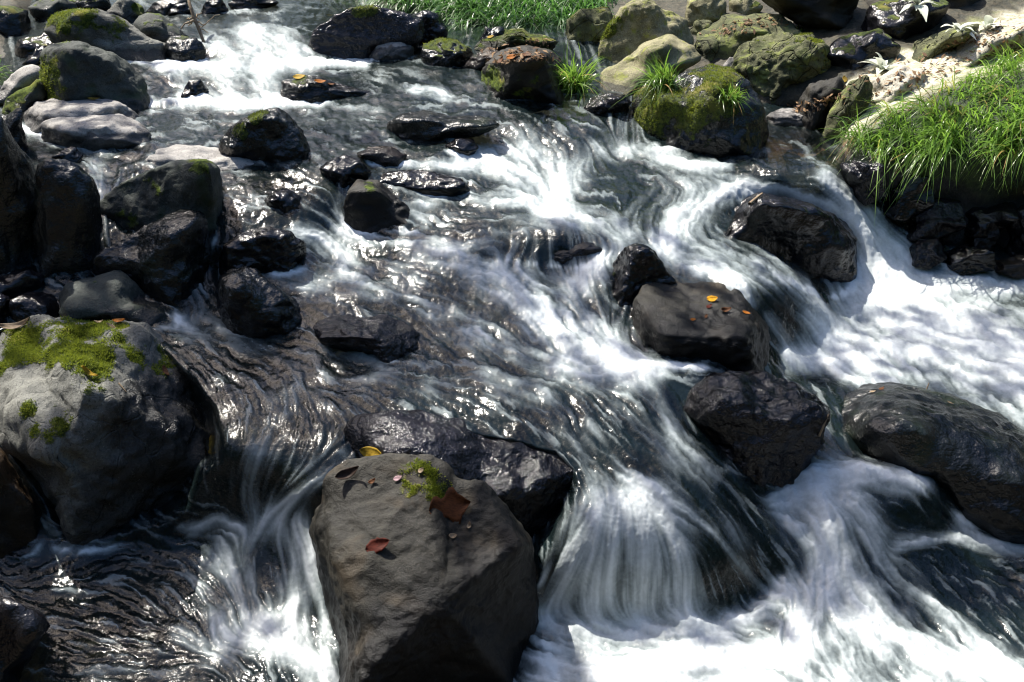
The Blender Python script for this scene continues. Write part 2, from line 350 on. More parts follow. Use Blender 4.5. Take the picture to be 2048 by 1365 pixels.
    f1 = fbm(X / size * 2.2 + seed * 1.7, 4); f2 = fbm(X * 38 + seed, 4, .6); f3 = fbm(X / size * 3.0 + 5 * seed, 3, ridged=True)
    X = X + N * (size * (fine * 2.2 * f1 + (fine * .9 + ridge) * (f3 - .3)) + .005 * f2 + rug * (fbm(X * 9 + 2.3 * seed, 3, .5, True) - .35) * min(1, size * 6))[:, None]
    N = vnormals(X, T); uu, vv, D = project(X)
    ms = np.zeros(len(X))
    if moss or blobs:
        nf = fbm(X * 11 + seed, 4, .6)
        if blobs:
            g = np.zeros(len(X))
            for (bu, bv, br, bs) in blobs: g = np.maximum(g, bs * np.exp(-((uu - bu) ** 2 + (vv - bv) ** 2) / (br * br)))
            front = sstep(-.2, .3, -(N @ FWD)); ms = np.clip(g * (.35 + .65 * front) * .85 + .75 * nf * sstep(0, .3, g), 0, 1)
        else: ms = np.clip(sstep(.1, .9, N[:, 2] - .55 * N[:, 0] * 0 + .5 * nf - .9 + moss), 0, 1)
    wt = 1 - sstep(wet * .3, wet * 1.5, X[:, 2] - zb + .4 * wet * f1) if wet > 0 else np.zeros(len(X))
    wt = np.where(X[:, 2] < zb, 1, wt) if wet > 0 else wt
    for bu, bv, br, bs in wet_shade: wt = np.maximum(wt, bs * np.exp(-((uu - bu) ** 2 + (vv - bv) ** 2) / (br * br)))  # gaussian patches paint wet stone and the shade of unlit faces together
    loc = (float(X[:, 0].mean()), float(X[:, 1].mean()), zb)
    o = mesh_obj(name, X, T, M[mat] if isinstance(mat, str) else mat, loc=loc, attrs={'moss': ms, 'wet': wt})
    tag(o, label, cat, group)
    ROCKS[label] = (o, X, T, N, ms)
    HOLES.append((p, zb, group))
    if tuft:
        moss_tufts(o, X, T, N, ms, tuft, seed)
    return o
def moss_tufts(parent, X, T, N, ms, n, seed, size=.006):
    rs = np.random.RandomState(seed); fm = ms[T].mean(1); ar = np.linalg.norm(np.cross(X[T[:, 1]] - X[T[:, 0]], X[T[:, 2]] - X[T[:, 0]]), axis=1)
    vis = ((N[T].mean(1) @ FWD) < .35); w = ar * np.clip(fm - .38, 0, 1) * vis
    if w.sum() <= 0: return
    f = rs.choice(len(T), n, p=w / w.sum()); bc = rs.dirichlet((1, 1, 1), n)
    P = (X[T[f]] * bc[..., None]).sum(1); NN = N[T[f]].mean(1)
    dr = NN + rs.normal(size=(n, 3)) * .55; dr /= np.linalg.norm(dr, axis=1)[:, None]
    sd = np.cross(dr, rs.normal(size=(n, 3))); sd /= np.linalg.norm(sd, axis=1)[:, None]
    Ls = size * rs.uniform(.5, 1.5, n)[:, None]
    V = np.stack([P - sd * Ls * .28 - NN * .002, P + sd * Ls * .28 - NN * .002, P + dr * Ls], 1).reshape(-1, 3)
    tn = np.repeat(np.clip(.45 + .9 * fbm(P * 9 + seed, 3) + rs.normal(size=n) * .2, 0, 1), 3)
    tag(mesh_obj('moss', V, np.arange(3 * n).reshape(n, 3), M['moss'], parent=parent, loc=parent.location, attrs={'tint': tn}, smooth=False), kind='stuff')

G1 = 'boulders in the stream'; G2 = 'stones on the far left bank'; G3_ = 'rocks piled on the right bank'; G4 = 'low rocks washed over by the current'; G5 = 'broken rocks of the dark right bank'
# far left bank
rock('boulder', 'dark moss topped boulder at the far top left corner', [(-60,20),(0,14),(25,14),(50,25),(62,45),(55,65),(30,68),(-60,70)], 'dark', 1, moss=.75, sub=4, group=G2)
rock('boulder', 'smooth pale green grey stone at the top edge, left of the long mossy boulder', [(58,15),(80,0),(120,-6),(152,8),(154,25),(140,38),(90,40),(65,28)], 'grey', 2, moss=.45, sub=4, group=G2)
rock('boulder', 'pointed grey stone with moss on its right side at the top left edge', [(212,25),(235,2),(262,0),(285,15),(292,32),(270,45),(225,40)], 'face', 3, blobs=[(278,18,16,1)], sub=4, group=G2)
rock('boulder', 'low dark stone at the waterline under the top edge, left of the driftwood', [(290,22),(308,6),(345,-4),(375,0),(374,22),(330,32),(300,32)], 'dark', 4, sub=4, group=G2)
rock('boulder', 'small dark wedge stone beside the foot of the driftwood branch', [(333,26),(350,10),(372,7),(386,20),(375,31)], 'dark', 5, sub=4, group=G2)
rock('boulder', 'small rounded dark stone at the top edge, right of the driftwood', [(402,21),(412,2),(440,-4),(458,18),(430,28),(405,28)], 'dark', 6, sub=4, group=G2)
rock('boulder', 'mossy dim stone lying along the far top left waterline', [(128,2),(160,-8),(215,-6),(225,15),(200,22),(150,18)], 'grey', 61, moss=.6, sub=4, group=G2)
rock('boulder', 'dim stone right of the small rounded one at the far waterline', [(455,8),(475,-6),(530,-8),(560,6),(520,18),(470,18)], 'dark', 62, sub=4, group=G2)
rock('boulder', 'long boulder with a sunlit mossy back behind the big grey boulder', [(86,62),(95,40),(115,27),(150,19),(195,19),(235,34),(270,54),(295,76),(330,84),(352,108),(345,124),(300,126),(240,124),(180,110),(120,90)], 'face', 7, blobs=[(120,40,38,1.1),(165,32,45,.9),(230,48,40,.5)], depth=.7, tuft=1800, group=G1, ncut=5, cuts=[(.1,-1,.15,.6)])
rock('boulder', 'low dark rock in front of the long moss backed boulder', [(28,96),(35,80),(60,75),(100,74),(130,62),(168,67),(172,90),(120,108),(80,112),(38,110)], 'black', 8, moss=.35, sub=4)
rock('boulder', 'brown tinged round boulder beneath the driftwood branch', [(266,52),(278,32),(295,27),(318,29),(345,48),(375,68),(388,82),(345,90),(290,88)], 'grey', 9, moss=.45, sub=4)
rock('boulder', 'small wet dark block beside the upper white cascade', [(328,95),(340,72),(370,75),(400,84),(412,100),(409,120),(362,124),(342,118)], 'dark', 10, sub=4, moss=.3)
rock('boulder', 'big blunt green grey boulder at upper left with flat sides', [(80,152),(84,112),(100,92),(130,83),(160,85),(188,95),(230,110),(265,134),(287,157),(300,195),(306,222),(292,236),(250,222),(200,205),(130,205),(88,198)], 'grey', 12, depth=.8, ncut=6, sub=6, blobs=[(92,150,38,1.),(110,190,30,.7),(120,100,30,.45)], cuts=[(.55,-.8,.2,.62),(-.75,-.6,.1,.72)], rough=.05, tuft=900)
rock('boulder', 'bright pale dome stone at the left edge above the mossy rock', [(-30,190),(0,178),(20,155),(45,135),(70,130),(88,142),(92,172),(60,192),(20,202),(-30,205)], 'pale', 13, sub=4, group=G2)
rock('boulder', 'moss covered stone at the left edge in front of the pale dome stone', [(2,216),(15,195),(45,178),(82,167),(95,192),(88,212),(50,228),(8,232)], 'grey', 14, moss=.85, sub=4, group=G2)
rock('boulder', 'tiny dark stone in the white riffle behind the big green grey boulder', [(62,117),(80,100),(92,104),(86,130),(62,132)], 'black', 15, sub=3, group=G2)
rock('boulder', 'long flat grey stone with a yellow leaf at the foot of the big boulder', [(42,254),(48,226),(75,205),(105,197),(190,194),(240,204),(266,219),(283,240),(270,254),(160,258),(80,260)], 'pale', 16, sub=5, cuts=[(0,0,1,.6)], box=2.3, ncut=4)
rock('boulder', 'flat grey brown stone split at its right end in the left shallows', [(80,250),(110,233),(160,229),(240,228),(270,239),(300,264),(314,283),(270,292),(200,295),(140,290),(85,276)], 'pale', 17, sub=5, cuts=[(0,0,1,.6)], box=2.3, ncut=4)
rock('boulder', 'narrow dark rock at the left edge behind the huge black boulder', [(-20,245),(20,226),(38,214),(48,224),(42,250),(56,285),(58,308),(30,312),(-20,310)], 'dark', 18, sub=4)
rock('boulder', 'huge smooth black boulder cut off by the left edge', [(-150,300),(-60,230),(0,230),(15,255),(40,300),(68,332),(84,370),(98,410),(90,460),(70,545),(0,550),(-150,550)], 'dark', 19, depth=.7, sub=6, ncut=3, rough=.04, wet=0)
rock('boulder', 'tall shadowed black boulder between the huge one and the slanting slab', [(70,345),(90,320),(120,317),(150,327),(185,354),(198,390),(203,440),(200,510),(160,550),(60,550),(70,420)], 'dark', 20, depth=.7, sub=5, ncut=3, wet=0)
rock('boulder', 'slab faced grey boulder with thin moss along its upper edge', [(196,420),(213,390),(245,367),(290,344),(340,327),(390,321),(420,322),(436,335),(443,370),(444,440),(440,480),(380,500),(300,500),(230,480)], 'grey', 21, depth=.7, sub=6, ncut=4, cuts=[(-.25,-.9,.3,.5),(1,.1,0,.8)], blobs=[(400,330,30,.9),(300,370,40,.45),(250,430,35,.4)], rough=.04, push=.75)
rock('boulder', 'rounded dark boulder lying against the slab faced grey one', [(180,528),(195,505),(240,484),(300,449),(340,427),(385,419),(409,421),(416,440),(417,490),(412,555),(365,590),(290,585),(205,560)], 'dark', 22, depth=.85, sub=6, ncut=5, moss=.1)
rock('boulder', 'low green tinged dark rock above the big mossy boulder', [(114,604),(125,575),(160,560),(215,547),(240,541),(258,556),(288,586),(340,610),(357,636),(350,655),(300,660),(220,650),(120,632)], 'grey', 23, moss=.2, sub=5)
rock('boulder', 'wet glossy black boulder with a white spill at its right', [(438,520),(447,490),(475,469),(510,457),(540,455),(580,464),(606,485),(616,510),(610,538),(560,550),(500,548),(445,542)], 'black', 24, sub=6)
rock('boulder', 'smooth grey boulder with a bluish wet flank left of centre', [(431,582),(440,555),(465,537),(490,534),(515,544),(545,570),(590,600),(613,626),(603,657),(560,662),(500,662),(460,644),(434,612)], 'dark', 25, sub=6, ncut=4, wet=.09)
rock('boulder', 'low flat black rock at the left edge over the big mossy boulder', [(-60,560),(0,556),(30,544),(70,536),(97,545),(95,572),(50,584),(-60,592)], 'black', 26, sub=4, wet=0)
rock('boulder', 'small bluish black stone at the left edge behind the big mossy boulder', [(-50,595),(0,588),(22,598),(16,632),(0,645),(-50,645)], 'blue', 27, sub=4)
rock('boulder', 'flat black stone in deep shade left of the green tinged rock', [(20,600),(60,585),(110,590),(125,615),(118,640),(60,645),(20,638)], 'black', 28, sub=4)
rock('boulder', 'small black stone in the left riffle above the slab faced boulder', [(103,314),(130,298),(150,294),(166,312),(161,327),(120,330)], 'black', 29, sub=4)
rock('boulder', 'triangular black boulder with yellow moss on its peak', [(437,290),(455,262),(490,237),(530,219),(558,217),(582,235),(606,265),(622,295),(616,318),(580,332),(500,322),(450,304)], 'dark', 30, sub=6, ncut=5, blobs=[(512,235,22,1.),(480,258,22,.6)], depth=.9, tuft=500, cuts=[(.2,-1,.1,.6)])
rock('boulder', 'pale rock just breaking the water below the triangular boulder', [(262,330),(310,300),(350,291),(400,294),(450,299),(520,304),(534,325),(490,343),(430,347),(380,338),(290,338)], 'pale', 31, sub=5, cuts=[(0,0,1,.5)], ext=.5, dz=-.01, group=G4, wet=.02)
rock('boulder', 'small black rock splitting the flow right of the slab faced boulder', [(528,402),(545,385),(575,379),(601,394),(604,414),(575,424),(540,416)], 'black', 32, sub=4)
# back of the stream
rock('boulder', 'large wet black boulder across the upper stream under the long grass', [(612,98),(625,60),(660,40),(700,17),(740,12),(780,19),(820,28),(845,40),(850,75),(820,90),(780,97),(720,117),(640,114)], 'blue', 33, sub=6, depth=.6, blobs=[(735,14,30,.9)], ncut=6, cuts=[(0,-1,.2,.6)], tuft=400)
rock('boulder', 'dark hump rock at the right end of the large wet black boulder', [(812,45),(825,30),(850,21),(876,29),(897,60),(888,82),(830,90),(812,70)], 'black', 34, sub=5)
rock('boulder', 'small smooth pale grey stone before the large wet black boulder', [(738,108),(755,88),(780,79),(806,81),(828,95),(824,114),(790,119),(745,117)], 'pale', 35, sub=5, ncut=2, rough=.03)
rock('boulder', 'moss capped dark stone right of the small pale one', [(840,112),(848,90),(880,77),(910,81),(942,98),(950,112),(932,128),(890,133),(850,128)], 'dark', 36, moss=.75, sub=5, tuft=700)
rock('boulder', 'small shaded grey stone beneath the far bank grass', [(955,85),(970,62),(995,55),(1015,65),(1020,85),(990,95)], 'dark', 37, sub=4, group=G3_)
rock('boulder', 'low flat ledge stone in front of the far bank grass', [(945,98),(960,80),(1020,69),(1090,69),(1115,85),(1095,104),(1000,106)], 'rough', 38, sub=4, moss=.5, group=G3_, cuts=[(0,0,1,.6)])
rock('boulder', 'flat wet stone strewn with litter at the water left of the leafy boulder', [(925,130),(945,112),(985,100),(1010,110),(985,135),(940,138)], 'brown', 39, sub=4, group=G3_, cuts=[(0,0,1,.5)])
rock('boulder', 'squat brown green boulder with fallen leaves on its flat top', [(958,178),(964,140),(985,112),(1010,98),(1055,92),(1105,100),(1125,125),(1128,188),(1060,195),(1000,193),(965,186)], 'fore', 40, sub=6, box=3.5, cuts=[(0,.1,1,.45),(-.9,-.5,.2,.75)], ncut=4, blobs=[(985,160,28,1.),(1050,160,50,.4)], depth=.9)
rock('boulder', 'flat rock with yellow moss and leaves in the upper current', [(555,192),(565,165),(600,149),(640,154),(680,169),(745,182),(722,194),(650,198),(580,198)], 'dark', 41, sub=5, blobs=[(598,156,20,.9)], cuts=[(0,0,1,.5)], group=G4)
rock('boulder', 'small foam wrapped stone in the upper white fall', [(360,190),(377,163),(400,161),(416,180),(412,197)], 'black', 42, sub=4, group=G4, ext=.4)
rock('boulder', 'long low dark rock with a rusty end in the middle of the upper rapids', [(763,272),(775,245),(800,228),(850,221),(900,234),(950,231),(985,239),(1002,250),(960,264),(900,272),(820,281)], 'dark', 43, sub=5, cuts=[(0,0,1,.55)], group=G4, wet=.02)
rock('boulder', 'small black rock in the riffle below the rusty ended rock', [(883,292),(915,278),(945,279),(957,295),(942,307),(900,306)], 'black', 44, sub=4, group=G4)
rock('boulder', 'reddish rock glazed by water below the rusty ended rock', [(712,308),(740,295),(780,294),(813,310),(802,328),(740,326)], 'brown', 45, sub=4, group=G4)
rock('boulder', 'rounded dark rock with white water pouring off its right', [(638,338),(660,320),(690,311),(720,319),(742,345),(722,364),(680,371),(650,354)], 'black', 46, sub=5, group=G4)
rock('boulder', 'long flat black rock above the moss topped splash rock', [(732,360),(770,345),(820,340),(870,344),(920,357),(950,376),(920,386),(860,389),(780,382),(742,374)], 'black', 47, sub=5, group=G4)
rock('boulder', 'peaked rock with yellow moss and thin falls down its face', [(688,415),(700,375),(715,361),(755,361),(780,384),(820,419),(858,450),(832,465),(780,464),(720,465),(692,446)], 'fore', 48, sub=5, blobs=[(738,372,20,.9)], group=G4, wet=.13, cuts=[(.2,-1,.3,.5)])
rock('boulder', 'dark dome rock veiled by thin strings of falling water', [(1012,512),(1035,488),(1085,477),(1150,472),(1208,480),(1226,494),(1200,522),(1150,535),(1080,528),(1022,524)], 'blue', 49, sub=5, group=G4, push=.8, wet=.2)
rock('boulder', 'sloping black slab with glinting wet front left of centre', [(626,654),(640,636),(700,629),(770,629),(812,645),(852,685),(857,707),(822,732),(800,730),(760,709),(640,686)], 'blue', 50, sub=6, box=3.5, cuts=[(0,.2,1,.5),(-.2,-1,.1,.5),(.8,-.5,.2,.6)], ncut=3, group=G1)
rock('boulder', 'small black pyramid rock left of the leaf dotted block', [(1203,585),(1225,530),(1245,499),(1275,489),(1300,497),(1322,525),(1354,562),(1342,574),(1290,580),(1270,605),(1230,612)], 'black', 51, sub=6, cuts=[(.2,-1,.3,.5),(-.9,-.2,.3,.55)], ncut=4, blobs=[(1222,545,12,.5)])
rock('boulder', 'flat topped brown black block dotted with orange leaves', [(1266,625),(1274,590),(1295,569),(1360,566),(1450,568),(1486,589),(1502,611),(1535,655),(1536,692),(1528,730),(1430,740),(1290,730),(1273,682)], 'fore', 52, wet_shade=[(1330,690,70,1),(1430,700,80,1),(1510,690,60,1)], sub=6, rug=.002, box=5.5, cuts=[(0,-.15,1,.30),(-.05,-1,.05,.45),(-.9,-.2,.15,.6),(.85,-.3,.3,.62)], ncut=1, rough=.04, wet=.13, depth=1.0, ridge=.02)  # front blackened by patches: wet stone plus painted shade
rock('boulder', 'large black boulder between the two white falls at right', [(1423,474),(1448,440),(1478,400),(1515,384),(1560,389),(1620,409),(1690,444),(1713,480),(1714,560),(1702,584),(1660,596),(1590,570),(1500,515),(1440,492)], 'black', 53, sub=6, cuts=[(.1,-1,-.05,.45),(.1,.2,1,.75)], box=3.2, ncut=2, depth=.8, base=(1690,590), wet=.05)
rock('boulder', 'glossy black boulder with blue glints beside the lower fall', [(1366,818),(1384,775),(1410,754),(1470,744),(1530,744),(1590,769),(1640,799),(1657,832),(1642,874),(1600,925),(1540,966),(1500,956),(1440,936),(1380,866)], 'blue', 54, sub=6, ncut=4, depth=.85, ridge=.03, base=(1500,930), wet=.3)
rock('boulder', 'broad matt black boulder rounding out of the right edge', [(1660,815),(1680,784),(1720,765),(1790,767),(1860,781),(1930,804),(2000,829),(2060,868),(2130,950),(2130,1070),(2048,1078),(1960,1058),(1880,1008),(1800,955),(1700,945),(1663,860)], 'dark', 55, sub=6, rug=.002, ncut=3, depth=.8, rough=.04, base=(1850,985), wet=.05, push=.9, ext=.14)
rock('boulder', 'huge grey boulder with bright green moss at the left edge', [(-110,740),(-60,665),(0,643),(60,638),(150,641),(230,644),(300,654),(340,688),(400,743),(450,808),(467,880),(462,932),(425,955),(398,1022),(342,1066),(250,1088),(160,1106),(110,1098),(72,1012),(38,962),(-5,905),(-90,860)], 'face', 56, sub=7, depth=.95, ncut=2, cuts=[(-.80,-.5,.33,.22),(.62,-.78,.05,.52),(.1,.1,1,.74)], blobs=[(50,690,48,1.),(140,690,62,1.1),(190,720,65,1.1),(230,680,52,.8),(60,820,20,.95),(110,800,26,.8),(120,850,24,.9),(95,875,20,.8),(0,740,20,.7),(10,650,25,.8),(290,690,40,.6),(250,720,45,.8),(190,670,60,.9),(330,740,30,.5),(25,700,30,.7),(70,860,22,.7),(135,830,26,.7)], ridge=.025, tuft=22000, wet_shade=[(320,850,130,1),(260,1000,120,1),(410,800,110,1),(370,960,110,1),(200,1060,80,1)], base=(240,1085), push=.42, wet=.07)  # right flank darkened in colour, for wetness and for its shade
rock('boulder', 'wet brown boulder cut by the left edge below the mossy one', [(-110,880),(-60,865),(0,898),(40,960),(80,1020),(97,1072),(62,1114),(0,1136),(-110,1136)], 'brown', 57, sub=5, depth=.6, wet=.2, push=.75)
rock('boulder', 'black boulder tip at the bottom left corner', [(-90,1180),(0,1192),(50,1209),(86,1229),(97,1252),(72,1292),(42,1335),(10,1390),(-90,1430)], 'black', 58, sub=5, wet=.03)
rock('boulder', 'large foreground boulder with brown leaves on its sunny top', [(618,1045),(646,1000),(654,950),(690,928),(760,910),(850,906),(892,930),(905,955),(962,965),(1003,1000),(1062,1080),(1068,1160),(1083,1260),(1118,1365),(1150,1450),(640,1450),(655,1280),(632,1150)], 'fore', 59, sub=7, box=4.0, cuts=[(-.12,-.42,1,.34),(.62,-.78,.04,.38),(-.95,-.3,.15,.66),(.9,-.3,.2,.74)], ncut=1, rug=.0015, rough=.02, fine=.008, push=.3, depth=.72, blobs=[(830,970,52,.62),(870,985,40,.6)], ext=.12, wet_shade=[(1010,1180,120,1),(880,1300,150,1),(1030,1320,130,1),(760,1330,90,.8)], base=(880,1380), wet=.2, ridge=.018, tuft=2200, dz=.0)  # unlit right front painted near black along with its wetness
rock('boulder', 'black rock with rough speckled top behind the foreground boulder', [(684,885),(700,845),(770,819),(850,829),(950,849),(1050,869),(1122,889),(1168,930),(1175,975),(1155,1045),(1125,1105),(1080,1170),(1000,1170),(800,1000),(700,930)], 'blue', 60, sub=6, depth=.5, box=3.2, cuts=[(-.05,-.05,1,.5),(.7,-.6,.1,.7)], ncut=3, base=(1060,1110), push=1.15, wet=.25, ridge=.02)
# right bank
rock('boulder', 'round mossy boulder with two grass tufts at the head of the small pool', [(1266,195),(1288,170),(1340,164),(1375,144),(1420,134),(1462,139),(1497,165),(1522,200),(1535,240),(1532,292),(1450,298),(1360,294),(1298,288),(1278,252),(1267,218)], 'dark', 70, sub=6, blobs=[(1320,215,65,1.1),(1440,165,60,.95),(1400,215,65,.9),(1330,265,30,.6)], ncut=3, depth=.9, tuft=7000)
rock('boulder', 'tall tan boulder patched with moss at the top of the right bank', [(1198,135),(1200,85),(1220,45),(1255,8),(1290,-8),(1330,20),(1372,40),(1384,75),(1390,112),(1340,122),(1260,145),(1210,160)], 'tan', 71, sub=6, group=G3_, blobs=[(1222,65,28,1.),(1290,12,25,.5)], ncut=5, cuts=[(-.5,-.8,.2,.6)], depth=.7, tuft=1000, wet=0, base=(1300,140), push=.7)
rock('boulder', 'grey lobe of stone leaning on the foot of the tall tan boulder', [(1187,172),(1205,140),(1250,119),(1290,86),(1340,69),(1382,90),(1402,118),(1350,145),(1290,170),(1225,190)], 'tan', 72, sub=5, group=G3_, moss=.2, ncut=4, wet=.03, base=(1250,185))
rock('boulder', 'dark mossy rock with ivy leaves left of the tall tan boulder', [(1130,72),(1135,40),(1160,20),(1215,14),(1228,40),(1218,72),(1180,84),(1140,80)], 'rough', 73, sub=5, group=G3_, moss=.55, wet=0)
rock('boulder', 'yellow green rock at the top edge right of the tall tan boulder', [(1368,42),(1375,0),(1430,-12),(1452,4),(1452,36),(1400,54)], 'tan', 74, sub=5, group=G3_, moss=.4, wet=0)
rock('boulder', 'mossy sunlit stone at the top edge beside the long slab', [(1458,2),(1500,-12),(1524,15),(1502,38),(1468,38)], 'tan', 75, sub=4, group=G3_, moss=.7, wet=0)
rock('boulder', 'small rounded stones wedged under the yellow green rock', [(1378,62),(1395,42),(1420,40),(1432,55),(1415,72),(1390,74)], 'rough', 76, sub=4, group=G3_, wet=0)
rock('boulder', 'long slanting slab with leaf litter along its top edge', [(1383,95),(1400,66),(1430,46),(1520,29),(1565,30),(1606,70),(1616,104),(1540,126),(1450,124),(1400,116)], 'rough', 77, sub=5, group=G3_, cuts=[(-.2,-.2,1,.5),(0,-1,.1,.55)], ncut=3, wet=0)
rock('boulder', 'big dim brown boulder overhanging at the top edge', [(1520,-25),(1526,2),(1560,26),(1590,41),(1640,51),(1692,56),(1714,8),(1728,-30)], 'fore', 78, sub=5, group=G3_, ncut=4, wet=0, base=(1640,75), ext=.1)
rock('boulder', 'craggy yellow green boulder pitted with holes above the small pool', [(1466,135),(1480,100),(1510,77),(1560,69),(1622,74),(1653,94),(1663,126),(1637,158),(1592,173),(1540,192),(1495,170)], 'rough', 79, sub=6, group=G3_, moss=.35, ncut=8, ridge=.06, wet=0, tuft=1500)
rock('boulder', 'small pale grey stone left of the craggy boulder', [(1446,132),(1460,114),(1479,119),(1478,142),(1455,146)], 'pale', 80, sub=4, group=G3_, ncut=2, wet=0)
rock('boulder', 'low black stone at the waterline left of the round mossy boulder', [(1165,214),(1185,195),(1215,187),(1250,189),(1265,206),(1242,221),(1190,226)], 'blue', 81, sub=5)
rock('boulder', 'pale worn ledge stone at the back of the small brown pool', [(1532,232),(1560,215),(1620,222),(1650,212),(1662,228),(1610,252),(1540,246)], 'pale', 82, sub=5, group=G3_, cuts=[(0,0,1,.5)], wet=.05)
rock('boulder', 'layered dark rock slanting into the small brown pool', [(1588,240),(1600,200),(1620,170),(1682,154),(1694,182),(1652,244),(1612,258)], 'fore', 83, sub=5, group=G3_, ridge=.04, wet=.03)
rock('boulder', 'dark mossy rock in shade under the overhanging brown boulder', [(1640,110),(1680,75),(1760,60),(1800,90),(1790,130),(1700,150)], 'black', 84, sub=5, group=G3_, moss=.5, wet=0)
rock('boulder', 'shaded block at the top edge beneath the white leaved plant', [(1715,60),(1740,10),(1850,-20),(1900,10),(1860,60),(1780,85)], 'black', 85, sub=5, group=G3_, moss=.6, wet=0)
rock('boulder', 'big brown wall of rock at the top right corner', [(1720,15),(1740,-40),(1960,-60),(1980,20),(1900,40),(1800,50)], 'fore', 86, sub=5, group=G3_, moss=.3, wet=0, base=(1850,40), push=.9)
for k, (lab, pl) in enumerate([
    ('dark angular block beside the top of the right hand fall', [(1680,330),(1720,312),(1770,330),(1775,385),(1730,400),(1690,370)]),
    ('black wedge rock under the drooping grass', [(1755,375),(1800,345),(1860,352),(1870,405),(1810,430),(1760,420)]),
    ('slanting dark plate of rock in the middle of the broken bank', [(1800,430),(1850,395),(1920,400),(1935,450),(1870,470),(1815,470)]),
    ('broad dark shelf rock near the right edge', [(1900,420),(1960,400),(2030,405),(2040,440),(1970,470),(1910,460)]),
    ('tilted square block low on the broken bank', [(1925,470),(1990,435),(2000,470),(1985,495),(1945,500)]),
    ('dark block cut by the right edge', [(2000,450),(2045,410),(2120,400),(2120,500),(2040,510),(2005,490)]),
    ('small wet rock with a trickle beside the white pool', [(1815,500),(1840,478),(1880,480),(1895,515),(1860,530),(1820,525)]),
    ('low wet rock at the edge of the white pool', [(1885,505),(1930,490),(1990,505),(1990,535),(1920,540),(1888,530)]),
    ('reddish wet rock at the waterline by the right edge', [(1985,525),(2030,510),(2120,512),(2120,545),(2030,548),(1990,542)])]):
    rock('bank_rock', lab, pl, 'brown' if 'reddish' in lab else ('black' if k % 2 else 'blue'), 90 + k, sub=5, box=9, ncut=9, kk=80, depth=1.0, push=-.05, group=G5, rough=.03, ridge=.01, fine=.008, wet=.1, cat='rock', ext=.15)
for k, (lab, pl) in enumerate([
    ('pale sunlit slab edging the small brown pool', [(1640,262),(1662,215),(1700,165),(1735,150),(1745,190),(1715,245),(1680,285)]),
    ('long pale slab under the white leaved plant', [(1722,200),(1745,160),(1800,135),(1850,140),(1845,175),(1790,205)]),
    ('bright worn rock crest at the upper right of the slope', [(1880,110),(1930,70),(2000,45),(2080,40),(2080,80),(1980,110),(1910,130)]),
    ('brown mossy rock ridge above the pale slope', [(1800,112),(1830,85),(1900,60),(1960,45),(1950,75),(1880,105),(1820,125)])]):
    rock('bank_rock', lab, pl, 'rough' if 'brown' in lab else 'slope', 110 + k, sub=5, box=4.0, ncut=7, depth=1.1, push=.45, group='rocks of the pale right slope', moss=.25, ridge=.02, wet=0, cat='rock', ext=.3)

